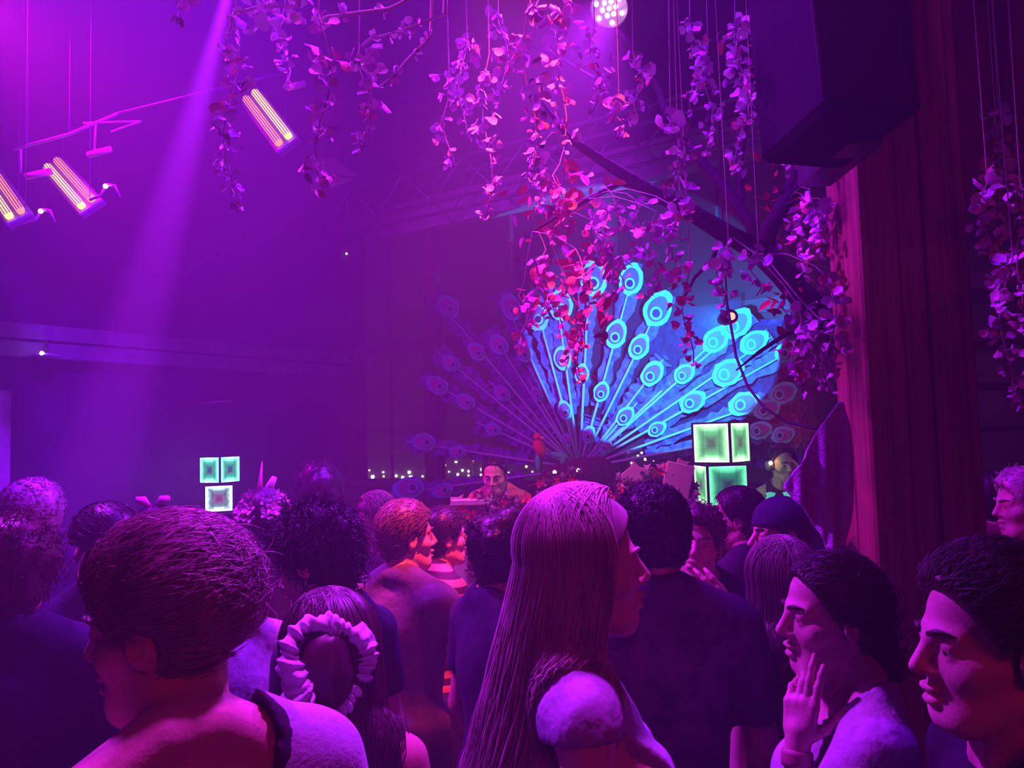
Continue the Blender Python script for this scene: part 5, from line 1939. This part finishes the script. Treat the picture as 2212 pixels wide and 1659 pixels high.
# red and orange leaves on the twigs: leaf meshes shared
LEAFM = [mat('leaf_red', (.62, .06, .05), .6, .3), mat('leaf_orange', (.75, .22, .08), .6, .3), mat('leaf_plum', (.32, .08, .22), .6, .3)]
leaf_me = []
for k in range(3):
    mb = MB()
    ol = [(0, 0), (.012, .012), (.016, .03), (.010, .05), (0, .064), (-.010, .05), (-.016, .03), (-.012, .012)]
    mb.add([(x, .006 * abs(x) / .016 + .1 * z * z, z) for x, z in ol] + [(0, 0, .03)], [[i, (i + 1) % 8, 8] for i in range(8)])
    me = mb.mesh('leaf')
    me.materials.append(LEAFM[k])
    leaf_me.append(me)
lr = np.random.default_rng(21)
zones = [((1200, 480), (70, 70), 2.95, 62), ((1290, 560), (90, 60), 2.95, 34), ((1240, 400), (60, 50), 2.95, 26), ((1180, 600), (50, 60), 2.95, 26), ((1290, 700), (30, 90), 2.95, 24), ((1740, 520), (60, 60), 3.2, 44),
         ((1690, 650), (30, 40), 3.0, 18), ((1600, 110), (60, 60), 3.3, 26), ((1260, 130), (80, 60), 3.2, 16), ((1660, 400), (60, 60), 3.2, 16)]
for (zx, zy), (sx, sy), d, n_ in zones:
    for k in range(n_):
        x, y = lr.normal(zx, sx * .6), lr.normal(zy, sy * .6)
        if x > 1790: continue
        o = put('leaf', leaf_me[int(lr.choice(3, p=(.45, .3, .25)))], None, tr, tp(x, y, d + lr.normal(0, .08)), (lr.uniform(0, 6.28), lr.uniform(-1, 1), lr.uniform(0, 6.28)), [lr.uniform(.6, 1.15)] * 3)

# ------------------------------------------------------------------ hanging wisteria strings
PETM = [mat('wisteria_violet', (.80, .62, .92), .6, .15), mat('wisteria_pink', (.90, .62, .86), .6, .15), mat('wisteria_rose', (.85, .24, .34), .6, .25)]
STEMM = mat('wisteria_stem', (.42, .42, .34), .7, .2)


def blossom_mesh(mm, seed, single=False):
    r_ = np.random.default_rng(seed)
    mb = MB()
    for k in range(2 if single else 3):
        an = r_.uniform(0, 6.28)
        tl = r_.uniform(-.5, .9)
        d = Vector((math.cos(an) * math.cos(tl), math.sin(an) * math.cos(tl), -math.sin(tl)))
        s_ = d.orthogonal().normalized()
        n_ = d.cross(s_)
        L = r_.uniform(.026, .038)
        w = L * r_.uniform(.8, 1.05)
        prof = [(.0, .0), (.22, .75), (.6, 1.0), (.92, .72), (1.0, 0)]
        vs = [d * (L * .25)]
        for t, ww in prof[1:-1]:
            for sg in (-1, 0, 1):
                vs.append(d * (L * (.25 + .75 * t)) + s_ * (sg * w * ww * .5) + n_ * (abs(sg) * .006 + .12 * L * t * t))
        vs.append(d * L + n_ * .14 * L)
        fs = [[0, 1, 2], [0, 2, 3]]
        for q in range(2):
            b_ = 1 + q * 3
            fs += [[b_, b_ + 3, b_ + 4, b_ + 1], [b_ + 1, b_ + 4, b_ + 5, b_ + 2]]
        fs += [[7, 10, 8], [8, 10, 9]]
        mb.add(vs, fs)
        mb.add([(0, 0, .0), d * (L * .3) + s_ * .0015, d * (L * .3) - s_ * .0015], [[0, 1, 2]])
    me = mb.mesh('blossom', True)
    me.materials.append(mm)
    return me


BLM = [[blossom_mesh(PETM[k], 10 * k + j) for j in range(4)] for k in range(3)]
wr = np.random.default_rng(77)
WC = [0]


def wisteria(px, y0, y1, d, dens, where, tone=0, bend=0, sc=1.0, hang=True):
    top = at(px, y0, d)
    bot = at(px + bend, y1, d)
    bot = Vector((top.x + (bot.x - top.x), top.y, bot.z))
    L = top.z - bot.z
    g = tag(empty('wisteria_string', top), 'string of artificial wisteria blossoms ' + where, 'flower string', 'hanging wisteria strings')
    n_ = 9
    pts = [Vector(((bot.x - top.x) * t + .018 * math.sin(t * 7 + px), .015 * math.sin(t * 5 + px * 2), -L * t)) for t in np.linspace(0, 1, n_)]
    best, bd = None, (1.2 if px > 1690 else 0.6)
    for bx, by, q in BPTS:
        if by < y0 + 8 and abs(bx - px) < 150 and 1080 < px < 1800:
            dd = (q - top).length
            if dd < bd: best, bd = q, dd
    if best is not None:
        w_ = best - top
        pts = [w_, w_ * .55 + Vector((0, 0, .03)), w_ * .15 + Vector((0, 0, .02))] + pts
        rad_ = [.0012] * 3
    elif hang:
        rad_ = [.0004] * 2
        k = CEIL - .01 - top.z
        pts = [Vector((.0, .0, k)), Vector((.01, 0, k * .4))] + pts
    MB().tube(pts, [rad_[i] if i < len(rad_) else .0022 * sc for i in range(len(pts))], 5).build('stem', STEMM, g, True)
    N_ = max(5, int(L * dens * 1.1))
    for i in range(N_):
        t = (i + wr.uniform(0, .8)) / N_
        f = min(t, .999) * (n_ - 1)
        q = pts[-n_:][int(f)].lerp(pts[-n_:][int(f) + 1], f - int(f))
        tap = (1.42 - .62 * t) * sc
        k = tone if wr.random() < .8 else int(wr.integers(0, 3))
        off = Vector((wr.normal(0, .014), wr.normal(0, .014), wr.normal(0, .006))) * tap
        put('blossom', BLM[k][int(wr.integers(0, 4))], None, g, q + off, (wr.uniform(-.4, .4), wr.uniform(-.4, .4), wr.uniform(0, 6.28)), [tap * wr.uniform(.75, 1.2)] * 3)
    return g


W = [
    (497, 60, 460, 2.1, 44, 'in front of the violet beam at the left', 0, 5), (697, 40, 418, 1.7, 42, 'longest one left of the par can', 1, 0), (783, 95, 335, 1.9, 46, 'curving beside the longest one', 1, 12),
    (612, 20, 195, 2.6, 36, 'short and dim above the bright heater', 0, 4), (962, 150, 362, 2.6, 36, 'hazy one left of centre with curled tip', 0, 10), (1000, 60, 300, 3.0, 34, 'hazy one high in the centre', 0, 0),
    (1052, 120, 475, 2.5, 44, 'long dim one left of the tree crown', 0, 0), (1140, 10, 400, 2.1, 46, 'long one below the left of the par can', 0, 10), (1215, 0, 330, 2.3, 46, 'straight below the par can left side', 0, -4),
    (1160, 330, 470, 2.6, 50, 'stub above the red leaves', 0, 5), (1205, 380, 520, 2.5, 50, 'among the red leaves', 2, 3), (1178, 540, 690, 2.7, 46, 'over the leftmost lit feather', 2, -8),
    (1262, 560, 825, 2.5, 50, 'red one crossing the blue feathers', 2, -4), (1215, 600, 800, 2.8, 46, 'red one crossing the tall blue feather', 2, 6), (1130, 640, 760, 2.8, 40, 'red one at the left edge of the blue disc', 2, 0),
    (1335, 200, 305, 2.2, 56, 'short bright one right of centre', 1, 0), (1285, 60, 250, 2.6, 44, 'dim one under the par can', 0, 0), (1375, 120, 250, 2.7, 44, 'dim short one crossing the upper branch', 0, 8),
    (1462, 240, 420, 2.2, 52, 'bright one over the tree fork', 1, 8), (1470, 410, 525, 2.3, 52, 'bright stub below the tree fork', 1, -4), (1410, 460, 640, 2.4, 50, 'thick cluster under the main branch', 1, 0), (1440, 440, 560, 2.5, 50, 'second cluster under the main branch', 1, 4),
    (1560, 520, 660, 2.3, 50, 'mid one under the right branch', 1, -4), (1478, 560, 790, 2.4, 50, 'over the brightest blue feathers', 2, 12), (1630, 540, 640, 2.3, 46, 'short one at the trunk fork', 1, 4),
    (1600, 40, 380, 2.5, 46, 'tall dim one left of the speaker', 0, -4), (1632, 0, 260, 2.3, 36, 'beside the black speaker edge', 0, 0), (1700, 318, 375, 2.75, 60, 'stub under the black speaker', 1, 3),
    (1690, 20, 200, 2.4, 20, 'sparse one on the speaker edge', 0, -10), (1722, 660, 850, 2.2, 52, 'bright one before the trunk', 1, 0), (1755, 690, 830, 2.35, 46, 'thin one before the trunk', 1, 4), (1790, 600, 855, 2.15, 50, 'along the pillar left side above the towel', 1, 12),
    (1758, 420, 600, 2.5, 54, 'pink cluster left of the pillar', 1, 0), (1735, 430, 540, 2.6, 50, 'inner pink cluster left of the pillar', 1, -6), (1785, 440, 560, 2.6, 50, 'pink cluster touching the pillar', 1, 0),
    (1320, 420, 540, 2.6, 44, 'mauve one over the lower twig', 1, -10), (1370, 430, 520, 2.6, 44, 'mauve short one over the lower twig', 1, 4), (1290, 440, 560, 2.7, 44, 'mauve one left of the lower twig', 1, 0), (1335, 540, 640, 2.7, 40, 'thin one over the big feather eye', 1, 4),
    (2170, 560, 885, 2.1, 46, 'longest one right of the pillar', 1, 12), (2120, 400, 560, 2.2, 46, 'short one close to the pillar right side', 1, 16), (2200, 380, 720, 2.15, 46, 'bright one at the right frame edge', 1, 5), (2165, 220, 520, 2.4, 46, 'dim upper one right of the pillar', 0, 4),
    (2150, 330, 600, 2.5, 30, 'reddish one right of the pillar', 2, 8), (395, -40, 20, 2.0, 60, 'stub at the top edge left of centre', 1, 0), (668, -40, 38, 1.9, 60, 'stub at the top edge near the longest one', 1, 4), (572, -30, 55, 2.2, 40, 'thin stub at the top edge', 0, 0),
    (1085, 20, 220, 2.8, 40, 'faint one left of the long central one', 0, 4), (1530, 100, 330, 2.9, 40, 'faint one behind the upper branches', 0, 0), (1500, 40, 240, 3.0, 36, 'faint one high behind the branches', 0, 0)]
for a_ in W:
    px_, y0, y1, d, dens, where, tone, bend = a_
    wisteria(px_, y0, y1, d, dens, where, tone, bend)
# twigs that carry them at the top
for i, (pts, d, ds) in enumerate([([(497, 70), (505, 30), (560, 15), (640, 12)], 2.1, 'at the top left'), ([(697, 55), (705, 38), (760, 30), (840, 20), (900, -10)], 1.75, 'above the longest wisteria'),
                                ([(783, 100), (800, 85), (860, 70), (960, 30)], 1.95, 'sloping right of the longest wisteria'), ([(820, 190), (850, 165), (885, 125), (930, 80)], 2.0, 'slanting in the haze')]):
    g = tag(empty('twig', at(*pts[0], d)), 'thin leafy twig ' + ds, 'twig', 'twigs under the ceiling')
    P_ = [at(x, y, d) - g.location for x, y in pts]
    P_.append(Vector((P_[-1].x + .15, 0, CEIL - .01 - g.location.z)))
    MB().tube(P_, [.005] * len(P_), 5).build('stem', STEMM, g, True)
    for k in range(6):
        f = wr.uniform(0, len(P_) - 2.01)
        q = P_[int(f)].lerp(P_[int(f) + 1], f - int(f))
        put('leaf', leaf_me[2] if wr.random() < 0 else BLM[1][int(wr.integers(0, 4))], None, g, q, (wr.uniform(0, 6.28), wr.uniform(-1, 1), wr.uniform(0, 6.28)), [wr.uniform(.6, .9)] * 3)
